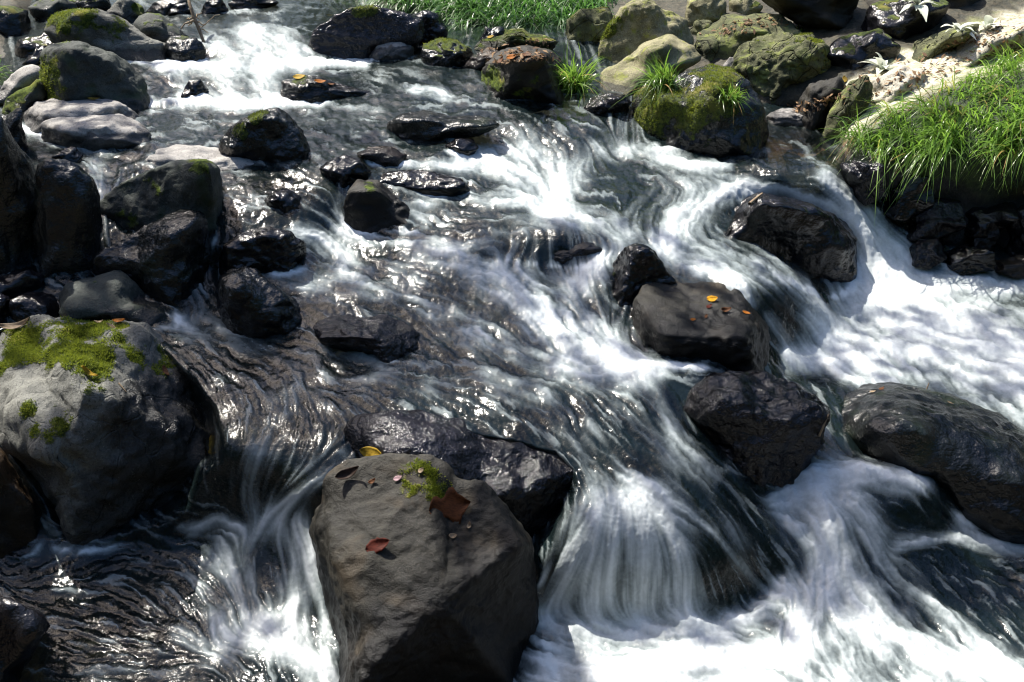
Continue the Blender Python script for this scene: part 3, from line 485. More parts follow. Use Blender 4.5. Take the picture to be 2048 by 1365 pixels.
# ------------------------------------------------------------------ flow lines: (width, foam, points)
FL = [
(30,.9,[(420,75),(450,95),(470,120)]),(45,.95,[(500,70),(520,95),(540,122)]),(30,.85,[(570,80),(590,100),(605,125)]),
(13,1.1,[(330,132),(420,132),(520,130),(620,126),(730,132)]),(10,.6,[(620,125),(720,122),(830,112)]),
(34,.8,[(350,150),(370,175),(380,200)]),(38,.8,[(440,150),(450,175),(460,200)]),(32,.75,[(520,150),(530,175),(540,200)]),
(12,1.,[(300,206),(400,202),(480,205),(560,205),(640,206)]),(12,.7,[(250,122),(300,130),(340,135)]),(10,.35,[(660,205),(700,212),(760,216)]),
(25,.05,[(300,50),(450,40),(600,30)]),(30,.02,[(940,120),(900,150),(880,175)]),(12,.55,[(760,160),(800,178),(850,190),(900,196)]),
(12,.95,[(830,176),(862,175),(885,190)]),(9,.55,[(900,195),(1000,195),(1080,196),(1160,196)]),
(34,.2,[(320,230),(420,225),(520,220),(640,225),(760,235)]),(28,.28,[(640,250),(700,260),(760,270)]),(12,.4,[(640,215),(760,222),(900,215),(1000,215)]),
(18,.35,[(100,285),(200,297),(300,305),(420,295)]),(15,.95,[(55,262),(100,275),(150,287)]),(30,.5,[(170,300),(230,330),(215,385)]),(18,.55,[(190,330),(200,370),(205,410)]),
(36,.12,[(1000,200),(1080,220),(1150,250),(1220,270)]),(30,.22,[(1040,230),(1120,260),(1200,300)]),
(24,.6,[(975,258),(1000,270),(1020,292)]),(22,.55,[(1050,262),(1058,288)]),(18,.45,[(900,285),(950,300),(990,310)]),
(32,.6,[(1250,240),(1228,265),(1215,298)]),(18,.6,[(1270,250),(1270,280),(1262,300)]),
(14,.95,[(740,318),(800,332),(850,332),(940,330)]),(40,.95,[(930,312),(1000,335),(1060,362),(1100,400)]),(45,1.,[(1050,300),(1100,330),(1130,380)]),(32,.85,[(1180,300),(1150,340),(1120,385)]),
(20,1.05,[(1245,306),(1310,300),(1370,318)]),(16,.85,[(1310,312),(1380,330),(1460,332)]),
(28,.15,[(1250,332),(1330,347),(1420,352)]),(24,.25,[(1180,370),(1270,352),(1400,362)]),(28,.45,[(1330,370),(1290,400),(1260,430)]),(26,.5,[(1400,362),(1370,390),(1340,420)]),
(36,1.,[(1500,376),(1440,382),(1400,412),(1360,450),(1330,480)]),(18,1.05,[(1480,374),(1560,380),(1640,405),(1700,450)]),
(28,1.0,[(1650,352),(1690,395),(1720,440),(1740,500),(1760,560)]),(36,1.05,[(1735,450),(1780,490),(1825,535)]),(14,.7,[(1830,480),(1875,505)]),
(70,1.1,[(1740,575),(1800,605),(1900,640),(2048,680)]),(34,1.1,[(1800,560),(1900,568),(2100,570),(2400,570)]),(44,.85,[(1650,650),(1700,705),(1780,765)]),(70,.75,[(1800,700),(1900,750),(2050,800),(2300,850)]),(28,.95,[(1585,722),(1650,722),(1700,740)]),(50,.85,[(1750,640),(1900,690),(2100,740)]),
(24,.0,[(1560,265),(1600,290),(1620,320)]),(6,.5,[(1480,312),(1560,322),(1650,326)]),(22,.0,[(1470,345),(1560,360),(1630,372)]),
(24,.7,[(850,402),(900,392),(960,402),(1050,402)]),(18,.65,[(1080,420),(1150,430),(1220,440),(1260,470)]),(24,.6,[(890,505),(980,472),(1080,450),(1180,450),(1250,478)]),
(9,.6,[(1035,490),(1020,520)]),(10,.7,[(1070,482),(1062,522)]),(8,.5,[(1105,478),(1103,525)]),(7,.5,[(1140,475),(1142,528)]),(8,.45,[(1180,478),(1188,520)]),
(22,.95,[(590,462),(640,477),(670,500),(690,522)]),(20,.65,[(700,470),(780,482),(860,490),(920,512)]),(22,.7,[(690,380),(680,420),(688,462)]),(20,.5,[(770,390),(810,420),(860,440)]),
(30,.3,[(480,380),(560,370),(640,380)]),(26,.25,[(460,430),(540,430),(620,450)]),(20,.35,[(610,410),(650,430),(680,460)]),
(38,.55,[(800,520),(900,540),(1000,570),(1080,620),(1120,680)]),(34,.75,[(950,540),(1050,555),(1150,560),(1220,520)]),(26,1.0,[(1230,502),(1190,532),(1150,562)]),(30,.9,[(1000,560),(1060,610),(1100,652)]),
(38,.85,[(1150,600),(1200,660),(1250,720),(1290,742)]),(38,.85,[(1080,640),(1150,690),(1240,742)]),(36,.5,[(700,520),(760,560),(850,600),(950,640)]),
(22,.35,[(620,590),(700,600),(800,600),(880,622)]),(26,.25,[(850,640),(900,680),(960,702)]),(38,.6,[(950,660),(1050,720),(1150,742)]),(13,.8,[(1100,742),(1200,752),(1300,742),(1400,736)]),
(30,.55,[(560,560),(640,570),(720,560)]),(26,.5,[(690,640),(660,690),(760,720)]),
(48,.62,[(1330,490),(1400,500),(1480,510),(1560,550),(1620,600),(1660,660)]),(28,.7,[(1350,520),(1420,540),(1470,575)]),(16,.95,[(1455,560),(1485,580),(1500,610)]),(36,.12,[(1500,560),(1550,610),(1590,660),(1600,720)]),
(18,.55,[(1540,640),(1580,690),(1590,730)]),(20,.2,[(1250,620),(1240,680),(1270,722)]),(20,.6,[(1180,660),(1200,690),(1240,720)]),
(56,.12,[(380,650),(500,690),(620,760),(700,800)]),(40,.18,[(500,690),(650,700),(800,742)]),(50,.2,[(400,680),(510,750),(560,820),(520,900)]),(24,.45,[(360,655),(420,642),(480,657)]),
(55,.22,[(600,760),(565,850),(505,930),(480,1000)]),(44,.38,[(520,920),(510,980),(525,1040)]),(18,.6,[(690,910),(640,955),(560,1025),(500,1085)]),
(25,.35,[(870,760),(950,760),(1050,780),(1150,822)]),(22,.3,[(700,760),(800,770),(900,800),(1000,830)]),
(26,.22,[(1000,790),(1100,840),(1180,920),(1250,980),(1330,1000),(1450,1080),(1530,1180)]),(28,.38,[(1200,770),(1260,830),(1320,900),(1400,980),(1480,1080)]),(22,.6,[(1250,752),(1310,800),(1360,880),(1430,950)]),(9,.6,[(1180,850),(1260,950),(1330,990),(1430,1060)]),(16,.4,[(1150,830),(1175,900),(1190,980)]),
(38,.85,[(1200,1000),(1170,1060),(1130,1150),(1095,1225)]),(46,.92,[(1240,1010),(1220,1080),(1200,1160),(1185,1245)]),(48,.97,[(1280,1010),(1290,1080),(1290,1160),(1280,1245)]),(40,.92,[(1320,1012),(1350,1080),(1370,1150),(1380,1235)]),(28,.08,[(1380,1032),(1430,1100),(1460,1180),(1470,1232)]),(24,.08,[(1420,1032),(1490,1120),(1530,1182)]),(5,.5,[(1360,1000),(1450,1090),(1520,1180)]),
(30,.75,[(1100,1245),(1200,1262),(1300,1272),(1400,1262)]),(46,1.,[(1100,1325),(1250,1332),(1400,1322),(1600,1302)]),(80,.95,[(1100,1400),(1400,1400),(1800,1400),(2300,1450)]),(30,.9,[(1400,1262),(1500,1240),(1560,1200)]),
(34,1.0,[(1560,1000),(1640,960),(1740,950),(1840,962)]),(62,1.0,[(1640,975),(1660,1050),(1680,1150),(1720,1250)]),(34,.75,[(1700,1000),(1760,1080),(1800,1150)]),(40,.75,[(1600,1042),(1650,1100),(1640,1200),(1600,1280)]),(24,.85,[(1575,1165),(1600,1200),(1580,1272)]),(46,.85,[(1700,1200),(1780,1260),(1850,1300),(2000,1350)]),(15,.85,[(1800,1090),(1900,1072),(1980,1090),(2060,1100)]),(22,.7,[(1830,1180),(1900,1230),(1950,1290),(2050,1360)]),(24,.05,[(1850,1000),(1880,1042),(1910,1082)]),(40,.1,[(1850,1120),(1960,1160),(2100,1230)]),(24,.9,[(1920,1045),(1960,1075),(2000,1085)]),
(18,.65,[(375,1065),(440,1042),(480,1062)]),(38,.85,[(440,1100),(480,1180),(500,1250)]),(42,.85,[(585,1060),(600,1120),(590,1200),(560,1282)]),(18,.55,[(622,1100),(635,1200),(665,1300)]),(40,.95,[(460,1275),(540,1262),(600,1300),(690,1400)]),(20,.4,[(60,1122),(150,1100),(230,1095)]),(38,.15,[(100,1150),(250,1135),(400,1150)]),(50,.15,[(50,1250),(200,1250),(350,1272)]),(28,.3,[(100,1342),(250,1352),(400,1342)]),(24,.5,[(360,1270),(420,1300),(470,1340)]),(24,.5,[(380,1150),(420,1210),(430,1260)]),
(18,.4,[(380,580),(400,620),(380,645)]),(14,.5,[(430,480),(425,525)]),(30,.1,[(100,600),(250,640),(380,660)]),
]

GU = np.arange(-560, 2600, 2.5); GV = np.arange(-60, 1640, 2.5)
U, V = np.meshgrid(GU, GV); NR, NC = U.shape
# foam density and flow direction on a coarse lattice
cu = np.arange(-570, 2620, 7.5); cv = np.arange(-70, 1655, 7.5); CU, CVv = np.meshgrid(cu, cv)
clear = np.ones(CU.shape); fx = np.zeros(CU.shape); fy = np.full(CU.shape, 2e-6); ws = np.full(CU.shape, 2e-6)
for w, f, pts in FL:
    mu, mv = np.mean([p[0] for p in pts]), np.mean([p[1] for p in pts])
    if 950 < mu < 1320 and 190 < mv < 345: f *= .72
    if 680 < mu < 1300 and 500 < mv < 760: f *= .85
    best = np.full(CU.shape, 1e9); tx = np.zeros(CU.shape); ty = np.zeros(CU.shape)
    for (x0, y0), (x1, y1) in zip(pts[:-1], pts[1:]):
        dx, dy = x1 - x0, y1 - y0; Lq = dx * dx + dy * dy
        t = np.clip(((CU - x0) * dx + (CVv - y0) * dy) / Lq, 0, 1)
        d2 = (CU - x0 - t * dx) ** 2 + (CVv - y0 - t * dy) ** 2
        m = d2 < best; best = np.where(m, d2, best); n = math.sqrt(Lq)
        tx = np.where(m, dx / n, tx); ty = np.where(m, dy / n, ty)
    clear *= 1 - min(f, 1.0) * .93 * np.exp(-best / (w * w) * .85) * (1 if f <= 1 else 1)
    k = 1 / (best + (w * .5) ** 2 + 40) ** 1.6; fx += k * tx; fy += k * ty; ws += k
DEN = 1 - clear; nn = np.sqrt(fx * fx + fy * fy) + 1e-12; fx /= nn; fy /= nn
fx = blur(fx, 1.2); fy = blur(fy, 1.2)
def lat(A): return bil(A, (V - cv[0]) / 7.5, (U - cu[0]) / 7.5)
den = lat(DEN); FX = lat(fx); FY = lat(fy); nn = np.sqrt(FX ** 2 + FY ** 2) + 1e-9; FX /= nn; FY /= nn

ii, jj = np.meshgrid(np.arange(NR, dtype=float), np.arange(NC, dtype=float), indexing='ij')
def nearest(A, r, c):
    return A[np.clip(np.rint(r), 0, NR - 1).astype(np.int32), np.clip(np.rint(c), 0, NC - 1).astype(np.int32)]
def lic(N, steps, h=1.0):
    """smear a noise along the current, as the moving water does"""
    acc = N.copy(); tot = 1.0
    for sgn in (1, -1):
        r, c = ii.copy(), jj.copy()
        for k in range(1, steps + 1):
            vx = nearest(FX, r, c); vy = nearest(FY, r, c)
            r += sgn * h * vy; c += sgn * h * vx
            w = .5 + .5 * math.cos(math.pi * k / (steps + 1)); acc += w * nearest(N, r, c); tot += w
    acc /= tot; return (acc - acc.mean()) / acc.std()
rs = np.random.RandomState(3)
def wn_(s): a = blur(rs.normal(size=(NR, NC)), s); return a / a.std()
near = sstep(120, 900, V)
Zw = WZ(U, V); ring = np.zeros(U.shape)
def sdist(p, A, B):
    ins = np.zeros(A.shape, bool); d = np.full(A.shape, 1e9)
    for (x0, y0), (x1, y1) in zip(p, np.roll(p, -1, 0)):
        ins ^= ((y0 > B) != (y1 > B)) & (A < (B - y0) / ((y1 - y0) if y1 != y0 else 1e-9) * (x1 - x0) + x0)
        t = np.clip(((A - x0) * (x1 - x0) + (B - y0) * (y1 - y0)) / ((x1 - x0) ** 2 + (y1 - y0) ** 2), 0, 1)
        d = np.minimum(d, np.hypot(A - x0 - t * (x1 - x0), B - y0 - t * (y1 - y0)))
    return np.where(ins, d, -d)
for p, zb, grp in HOLES:                      # the water stands at a boulder's foot, not across its face
    j0, j1 = np.searchsorted(GU, [p[:, 0].min() - 30, p[:, 0].max() + 30]); i0, i1 = np.searchsorted(GV, [p[:, 1].min() - 30, p[:, 1].max() + 30])
    if j1 - j0 < 2 or i1 - i0 < 2: continue
    sd = sdist(p, U[i0:i1, j0:j1], V[i0:i1, j0:j1]); h_ = p[:, 1].max() - p[:, 1].min(); e = min(55, .36 * h_)
    m = sstep(.28 * e, 1.5 * e, sd) * (grp != G4); Zw[i0:i1, j0:j1] = np.minimum(Zw[i0:i1, j0:j1], Zw[i0:i1, j0:j1] * (1 - m) + (zb - .03) * m)
    low = sstep(p[:, 1].min() + .45 * h_, p[:, 1].max(), V[i0:i1, j0:j1]); ring[i0:i1, j0:j1] = np.maximum(ring[i0:i1, j0:j1], low * np.exp(-(sd / 7) ** 2))
PW = at_z(U, V, Zw); DW = (PW - CAM) @ FWD
W3 = np.stack([PW[..., 0], PW[..., 1], PW[..., 2] * .6], -1)
# warp the flow with turbulence so that streaks wander
turb = perlin(W3 * 7.0); a_ = turb * .30; FX, FY = FX * np.cos(a_) - FY * np.sin(a_), FX * np.sin(a_) + FY * np.cos(a_)
chop = fbm(W3 * np.array([16, 11, 14]), 3); chop2 = fbm(W3 * np.array([46, 32, 40]), 3, .65); big = fbm(W3 * 5.0, 3)
gy, gx = np.gradient(Zw, 2.5); fall = blur(sstep(.00035, .0011, -(gy * FY + gx * FX)), 6)
n1, n2, n3 = wn_(.65), wn_(1.5), wn_(3.2)
l1 = lic(n1, 13) * (1 - fall) + lic(n1, 24) * fall; l2 = lic(n2, 17) * (1 - fall) + lic(n2, 30) * fall; l3 = lic(n3, 20) * (1 - fall) + lic(n3, 22) * fall
jr, jc = ii + (1 - fall) * (1.6 * chop2 + 2.4 * chop), jj + (1 - fall) * (1.6 * np.roll(chop2, 31, 0) + 2.4 * np.roll(chop, 47, 1))
l1, l2, l3 = (bil(a, jr, jc) for a in (l1, l2, l3))
fine = (1 - near * .4) * l1 + (.5 + near * .3) * l2; fine /= fine.std()
coarse = .8 * l2 + .5 * l3; coarse /= coarse.std()
den = .96 * den ** (1 + .75 * (1 - sstep(260, 640, V)) + .15)
froth = fbm(W3 * np.array([26, 20, 26]) + .25 * turb[..., None], 4, .62)
x = den * 1.02 - .035 + (.10 + .62 * den * (1 - den)) * (.36 * fine + .15 * coarse * (1 - .45 * fall)) + (.20 * big + .14 * froth * (1 - .75 * fall)) * (.25 + den) * (1 - .65 * sstep(.5, .92, den)) + .10 * chop * (.2 + den)
x += ring * (.22 + .4 * den) * (1 + .5 * fine + .8 * froth)
foam = sstep(.08, 1.15, x) * .96
foam = np.maximum(foam, .32 * sstep(.5, 2.5, l1 + .7 * l2 + .5 * big) * sstep(.0, .16, den + .09))
scale = DW / 2.4
hgt = .0010 * coarse * scale ** .5 + .0007 * fine + .0035 * froth * den + .0085 * chop * (.6 - .25 * near + .4 * den) * (1 + .25 * (1 - near)) + .0022 * chop2 * (1 + .6 * (1 - near)) + .010 * big * den
hgt += .012 * sstep(.4, .95, den) * (.5 + big) + .004 * foam * np.abs(chop2) * sstep(.5, .9, den)
PW = PW.copy(); PW[..., 2] += hgt
murk = np.full(U.shape, .5)
for u_, v_, ru, rv in [(1610, 285, 90, 45), (250, 1270, 220, 70), (560, 780, 140, 110), (1150, 225, 70, 22), (520, 960, 60, 60), (560, 390, 90, 50)]:
    murk *= 1 - .85 * np.exp(-((U - u_) / ru) ** 2 - ((V - v_) / rv) ** 2)
idx = np.arange(NR * NC).reshape(NR, NC)
def quads(ix): return np.stack([ix[:-1, :-1], ix[1:, :-1], ix[1:, 1:], ix[:-1, 1:]], -1).reshape(-1, 4)

def water_mat():
    t = NT('stream_water'); O = t.n('ShaderNodeTexCoord').outputs['Object']
    foam = t.attr('foam').outputs['Fac']; strk = t.attr('streak').outputs['Fac']
    ff = t.math('ADD', foam, t.math('MULTIPLY', t.math('MULTIPLY', t.math('SUBTRACT', t.noise(O, 55.0, 5, .7, .8), .5), .5), t.ramp(foam, .03, .3)), True)
    bp = t.n('ShaderNodeBump'); bp.inputs['Strength'].default_value = .28; bp.inputs['Distance'].default_value = .008
    t.l(t.math('ADD', t.noise(O, 45.0, 4, .65, .5), t.math('MULTIPLY', strk, .12)), bp.inputs['Height'])
    gl = t.n('ShaderNodeBsdfGlossy'); gl.inputs['Roughness'].default_value = .14; gl.inputs['Color'].default_value = (1, 1, 1, 1); t.l(bp.outputs[0], gl.inputs['Normal'])
    tr = t.n('ShaderNodeBsdfTransparent'); tr.inputs['Color'].default_value = (.50, .54, .49, 1)
    df = t.n('ShaderNodeBsdfDiffuse'); df.inputs['Color'].default_value = (.012, .022, .024, 1)
    body = t.n('ShaderNodeMixShader'); t.l(t.attr('murk').outputs['Fac'], body.inputs[0]); t.l(tr.outputs[0], body.inputs[1]); t.l(df.outputs[0], body.inputs[2])
    fr = t.n('ShaderNodeFresnel'); fr.inputs['IOR'].default_value = 1.36; t.l(bp.outputs[0], fr.inputs['Normal'])
    wat = t.n('ShaderNodeMixShader'); t.l(fr.outputs[0], wat.inputs[0]); t.l(body.outputs[0], wat.inputs[1]); t.l(gl.outputs[0], wat.inputs[2])
    fo = t.n('ShaderNodeBsdfPrincipled'); t.l(t.mix(t.ramp(foam, .25, .95), (.52, .60, .605), (.73, .775, .785)), fo.inputs['Base Color']); fo.inputs['Roughness'].default_value = .55
    b2 = t.n('ShaderNodeBump'); b2.inputs['Strength'].default_value = .12; b2.inputs['Distance'].default_value = .006; t.l(t.noise(O, 45.0, 3, .6, .5), b2.inputs['Height']); t.l(b2.outputs[0], fo.inputs['Normal'])
    mx = t.n('ShaderNodeMixShader'); t.l(ff, mx.inputs[0]); t.l(wat.outputs[0], mx.inputs[1]); t.l(fo.outputs[0], mx.inputs[2])
    t.l(mx.outputs[0], t.out.inputs[0]); return t.m
water = mesh_obj('water', PW.reshape(-1, 3), quads(idx), water_mat(), attrs={'foam': foam.ravel(), 'streak': fine.ravel(), 'murk': murk.ravel()})
tag(water, 'white foaming stream water tumbling down between dark boulders', 'water', kind='structure')

# ------------------------------------------------------------------ the ground: stream bed and banks as one sheet
gu = np.arange(-700, 2750, 9.0); gv = np.arange(-232, 1700, 9.0); gU, gV = np.meshgrid(gu, gv)
gZ = GZ(gU, gV); PG = at_z(gU, gV, np.minimum(gZ, 1.60)); G3 = PG
PG = PG.copy(); gn = fbm(G3 * 4.0, 4); gm = fbm(G3 * 14.0, 4, ridged=True)
PG[..., 2] += .03 * gn + .012 * gm
def region(poly, soft=30):
    p = np.array(poly, float); ins = np.zeros(gU.shape, bool); d = np.full(gU.shape, 1e9)
    for (x0, y0), (x1, y1) in zip(p, np.roll(p, -1, 0)):
        c = ((y0 > gV) != (y1 > gV)); xi = (x1 - x0) * (gV - y0) / ((y1 - y0) if y1 != y0 else 1e-9) + x0
        ins ^= c & (gU < xi)
        t = np.clip(((gU - x0) * (x1 - x0) + (gV - y0) * (y1 - y0)) / ((x1 - x0) ** 2 + (y1 - y0) ** 2), 0, 1)
        d = np.minimum(d, np.hypot(gU - x0 - t * (x1 - x0), gV - y0 - t * (y1 - y0)))
    return sstep(-soft, soft, np.where(ins, d, -d) + 25 * fbm(G3 * 9, 3))
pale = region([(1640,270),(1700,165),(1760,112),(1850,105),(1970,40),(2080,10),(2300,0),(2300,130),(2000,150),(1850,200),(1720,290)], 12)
mossy = region([(1700,330),(1720,270),(1900,180),(2300,120),(2300,420),(1950,400),(1760,350)], 15)
soil = sstep(-.03, .02, gZ - WZ(gU, gV))
rust = region([(1530,245),(1680,235),(1690,335),(1540,330)], 15)
dark = region([(1660,310),(1750,330),(1950,390),(2500,420),(2500,620),(1700,600)], 15)
def ground_mat():
    t = NT('streambed_and_bank'); O = t.n('ShaderNodeTexCoord').outputs['Object']
    vo = t.n('ShaderNodeTexVoronoi'); vo.inputs['Scale'].default_value = 16; t.l(O, vo.inputs['Vector'])
    big = t.noise(O, 6.0, 5, .6); mid = t.noise(O, 30.0, 5, .7)
    sep = t.n('ShaderNodeSeparateColor'); t.l(vo.outputs['Color'], sep.inputs[0])
    col = t.mix(sep.outputs[0], (.034, .034, .028), (.13, .11, .075)); col = t.mix(t.ramp(big, .4, .65), col, (.035, .03, .02)); col = t.mix(t.attr('soil').outputs['Fac'], col, t.mix(t.ramp(mid, .35, .65), (.012, .014, .006), (.06, .05, .028))); col = t.mix(t.attr('rust').outputs['Fac'], col, t.mix(t.ramp(mid, .35, .65), (.34, .15, .06), (.16, .07, .03)))
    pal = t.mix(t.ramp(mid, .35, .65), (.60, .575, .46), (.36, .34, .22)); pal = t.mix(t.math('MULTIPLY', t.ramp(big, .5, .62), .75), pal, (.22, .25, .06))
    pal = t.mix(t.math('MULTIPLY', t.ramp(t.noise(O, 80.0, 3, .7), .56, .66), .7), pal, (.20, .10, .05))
    msg = t.mix(t.ramp(mid, .35, .68), (.008, .016, .006), (.04, .065, .015))
    drk = t.mix(t.ramp(mid, .35, .68), (.006, .007, .009), (.03, .03, .032))
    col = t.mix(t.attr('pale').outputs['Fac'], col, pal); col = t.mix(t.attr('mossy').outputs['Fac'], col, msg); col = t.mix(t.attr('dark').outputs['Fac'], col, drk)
    b = t.n('ShaderNodeBsdfPrincipled'); t.l(col, b.inputs['Base Color']); b.inputs['Roughness'].default_value = .7
    bp = t.n('ShaderNodeBump'); bp.inputs['Strength'].default_value = .9; bp.inputs['Distance'].default_value = .02
    t.l(t.math('SUBTRACT', mid, t.math('MULTIPLY', vo.outputs['Distance'], .5)), bp.inputs['Height']); t.l(bp.outputs[0], b.inputs['Normal'])
    t.l(b.outputs[0], t.out.inputs[0]); return t.m
gi = np.arange(gU.size).reshape(gU.shape)
GM = ground_mat()
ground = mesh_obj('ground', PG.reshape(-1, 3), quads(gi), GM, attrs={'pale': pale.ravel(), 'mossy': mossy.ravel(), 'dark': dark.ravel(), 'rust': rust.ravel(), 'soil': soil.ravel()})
tag(ground, 'rocky stream bed and banks under the water and boulders', 'ground', kind='structure')
tq = np.linspace(-60, 60, 25); TX, TY = np.meshgrid(tq, tq)
TZ = -.45 + np.maximum(0, np.hypot(TX, TY) - 9) * .12
terr = mesh_obj('terrain', np.stack([TX, TY, TZ], -1).reshape(-1, 3), quads(np.arange(625).reshape(25, 25)), M['bark'])
tag(terr, 'forest floor of the valley round the stream', 'terrain', kind='structure')

# ------------------------------------------------------------------ plants
def blades(name, R, D, Ls, Wd, droop, mat, seed=0, nseg=6, parent=None, loc=(0, 0, 0), tint=None):
    """grass: each blade a tapering strip that leaves its root along D and bends over"""
    rs = np.random.RandomState(seed); n = len(R); t = np.linspace(0, 1, nseg + 1)
    side = np.cross(D, np.array([0, 0, 1.0]) + rs.normal(size=(n, 3)) * .25); side /= np.linalg.norm(side, axis=1)[:, None] + 1e-9
    P = R[:, None] + Ls[:, None, None] * (D[:, None] * t[None, :, None] + np.array([0, 0, -1.0]) * (droop[:, None] * t[None] ** 2)[..., None])
    P += (side * rs.normal(size=(n, 1)) * .12)[:, None] * (Ls[:, None] * t[None] ** 2)[..., None]
    w = (Wd[:, None] * np.clip(1.15 - t[None] ** 1.6 * 1.12, .03, 1) * .5)[..., None]
    A = P - side[:, None] * w; B = P + side[:, None] * w
    V = np.stack([A, B], 2).reshape(-1, 3); k = 2 * (nseg + 1)
    q = np.array([[2 * i, 2 * i + 1, 2 * i + 3, 2 * i + 2] for i in range(nseg)])
    Fa = (np.arange(n)[:, None, None] * k + q[None]).reshape(-1, 4)
    tn = rs.uniform(0, 1, n) if tint is None else tint
    return mesh_obj(name, V, Fa, mat, parent=parent, loc=loc, attrs={'tint': np.repeat(tn, k)})
def inpoly(poly, n, rs):
    p = np.array(poly, float); lo, hi = p.min(0), p.max(0); out = []
    while len(out) < n:
        q = rs.uniform(lo, hi, (4 * n, 2)); ins = np.zeros(len(q), bool)
        for (x0, y0), (x1, y1) in zip(p, np.roll(p, -1, 0)):
            c = (y0 > q[:, 1]) != (y1 > q[:, 1]); ins ^= c & (q[:, 0] < (q[:, 1] - y0) / ((y1 - y0) if y1 != y0 else 1e-9) * (x1 - x0) + x0)
        out += list(q[ins])
    return np.array(out[:n])
def dirs(n, mean, spread, rs):
    d = np.array(mean) + rs.normal(size=(n, 3)) * spread; d[:, 2] = np.abs(d[:, 2]) + .05
    return d / np.linalg.norm(d, axis=1)[:, None]

rs = np.random.RandomState(21)
# clumps of grass hanging over the dark right bank
q = inpoly([(1690,285),(1735,235),(1830,205),(1950,150),(2080,100),(2350,60),(2350,330),(2050,300),(1900,300),(1760,305)], 185, rs)
cent = at_z(q[:, 0], q[:, 1], GZ(q[:, 0], q[:, 1])); n = 26 * len(cent)
R = np.repeat(cent, 26, 0) + rs.normal(size=(n, 3)) * np.array([.03, .03, .004]); lean = np.repeat(np.stack([-.45 + rs.normal(size=len(cent)) * .35, -.55 + rs.normal(size=len(cent)) * .3, np.full(len(cent), .75)], 1), 26, 0)
D = lean + rs.normal(size=(n, 3)) * .3; D[:, 2] = np.abs(D[:, 2]); D /= np.linalg.norm(D, axis=1)[:, None]
g = blades('grass', R - [0, 0, .01], D, rs.uniform(.10, .30, n) * np.repeat(rs.uniform(.45, 1.25, len(cent)), 26), rs.uniform(.003, .0068, n), rs.uniform(.3, 1.05, n), M['grass'], 5, tint=np.clip(np.repeat(rs.uniform(0, 1, len(cent)), 26) * .6 + rs.uniform(0, .5, n), 0, 1))
tag(g, 'bright green arching grass hanging over the dark right bank', 'grass', kind='stuff')
q = inpoly([(600,-45),(760,-20),(800,10),(900,25),(940,60),(1060,70),(1150,55),(1190,20),(1230,-45)], 210, rs)
cent = at_z(q[:, 0], q[:, 1], GZ(q[:, 0], q[:, 1])); n = 22 * len(cent)
R = np.repeat(cent, 22, 0) + rs.normal(size=(n, 3)) * np.array([.05, .05, .004]); lean = np.repeat(np.stack([-.35 + rs.normal(size=len(cent)) * .4, -.55 + rs.normal(size=len(cent)) * .3, np.full(len(cent), .8)], 1), 22, 0)
D = lean + rs.normal(size=(n, 3)) * .28; D[:, 2] = np.abs(D[:, 2]); D /= np.linalg.norm(D, axis=1)[:, None]
g = blades('grass', R, D, rs.uniform(.16, .48, n), rs.uniform(.005, .012, n), rs.uniform(.5, 1.25, n), M['fern'], 6, tint=np.clip(np.repeat(rs.uniform(-.2, 1, len(cent)), 22) * .8 + rs.uniform(0, .35, n), 0, 1))
tag(g, 'long drooping grass of the far bank behind the wet black boulder', 'grass', kind='stuff')

allV, allT, off = [], [], 0
for o, X, T, N, ms in ROCKS.values(): allV.append(X); allT.append(T + off); off += len(X)
BV = BVHTree.FromPolygons(np.concatenate(allV).tolist(), np.concatenate(allT).tolist())
_gv = [tuple(p) for p in PG.reshape(-1, 3)]; GB = BVHTree.FromPolygons(_gv, quads(gi).tolist())
def hit(u, v):
    d = rays(np.array(float(u)), np.array(float(v))); d = Vector(d / np.linalg.norm(d)); o = Vector(CAM)
    a = BV.ray_cast(o, d); b = GB.ray_cast(o, d)
    if a[0] is None or (b[0] is not None and b[3] < a[3]): a = b
    return np.array(a[0]), np.array(a[1])
def tuft(label, u, v, n, L, lean, seed, P=None, mat='grass', w=.0045, droop=(.3, 1.1), spread=.38, rad=.02):
    rs = np.random.RandomState(seed); P = hit(u, v)[0] if P is None else P
    R = P + rs.normal(size=(n, 3)) * np.array([rad, rad, .003]) - [0, 0, .012]
    o = blades('grass_tuft', R, dirs(n, lean, spread, rs), L * rs.uniform(.45, 1.1, n), w * rs.uniform(.7, 1.3, n), rs.uniform(*droop, n), M[mat], seed, loc=tuple(P))
    return tag(o, label, 'grass tuft', 'single grass tufts')
tuft('bright pale green grass tuft at the waterline beside the leafy boulder', 1150, 178, 240, .32, (-.1, -.2, .9), 31, P=at_z(np.array(1150.), np.array(178.), .85), w=.006)
tuft('tall dark green grass tuft on the left shoulder of the round mossy boulder', 1330, 168, 190, .27, (-.25, -.3, .9), 32)
tuft('short spiky grass tuft on the right side of the round mossy boulder', 1462, 192, 130, .13, (.05, -.3, .9), 33, spread=.5)
tuft('yellow green grass tuft poking in at the left edge by the pale dome stone', -25, 150, 60, .22, (.5, -.2, .6), 34)
tuft('small grass tuft hanging at the foot of the craggy boulder bank', 1600, 62, 40, .10, (-.2, -.3, .8), 35)

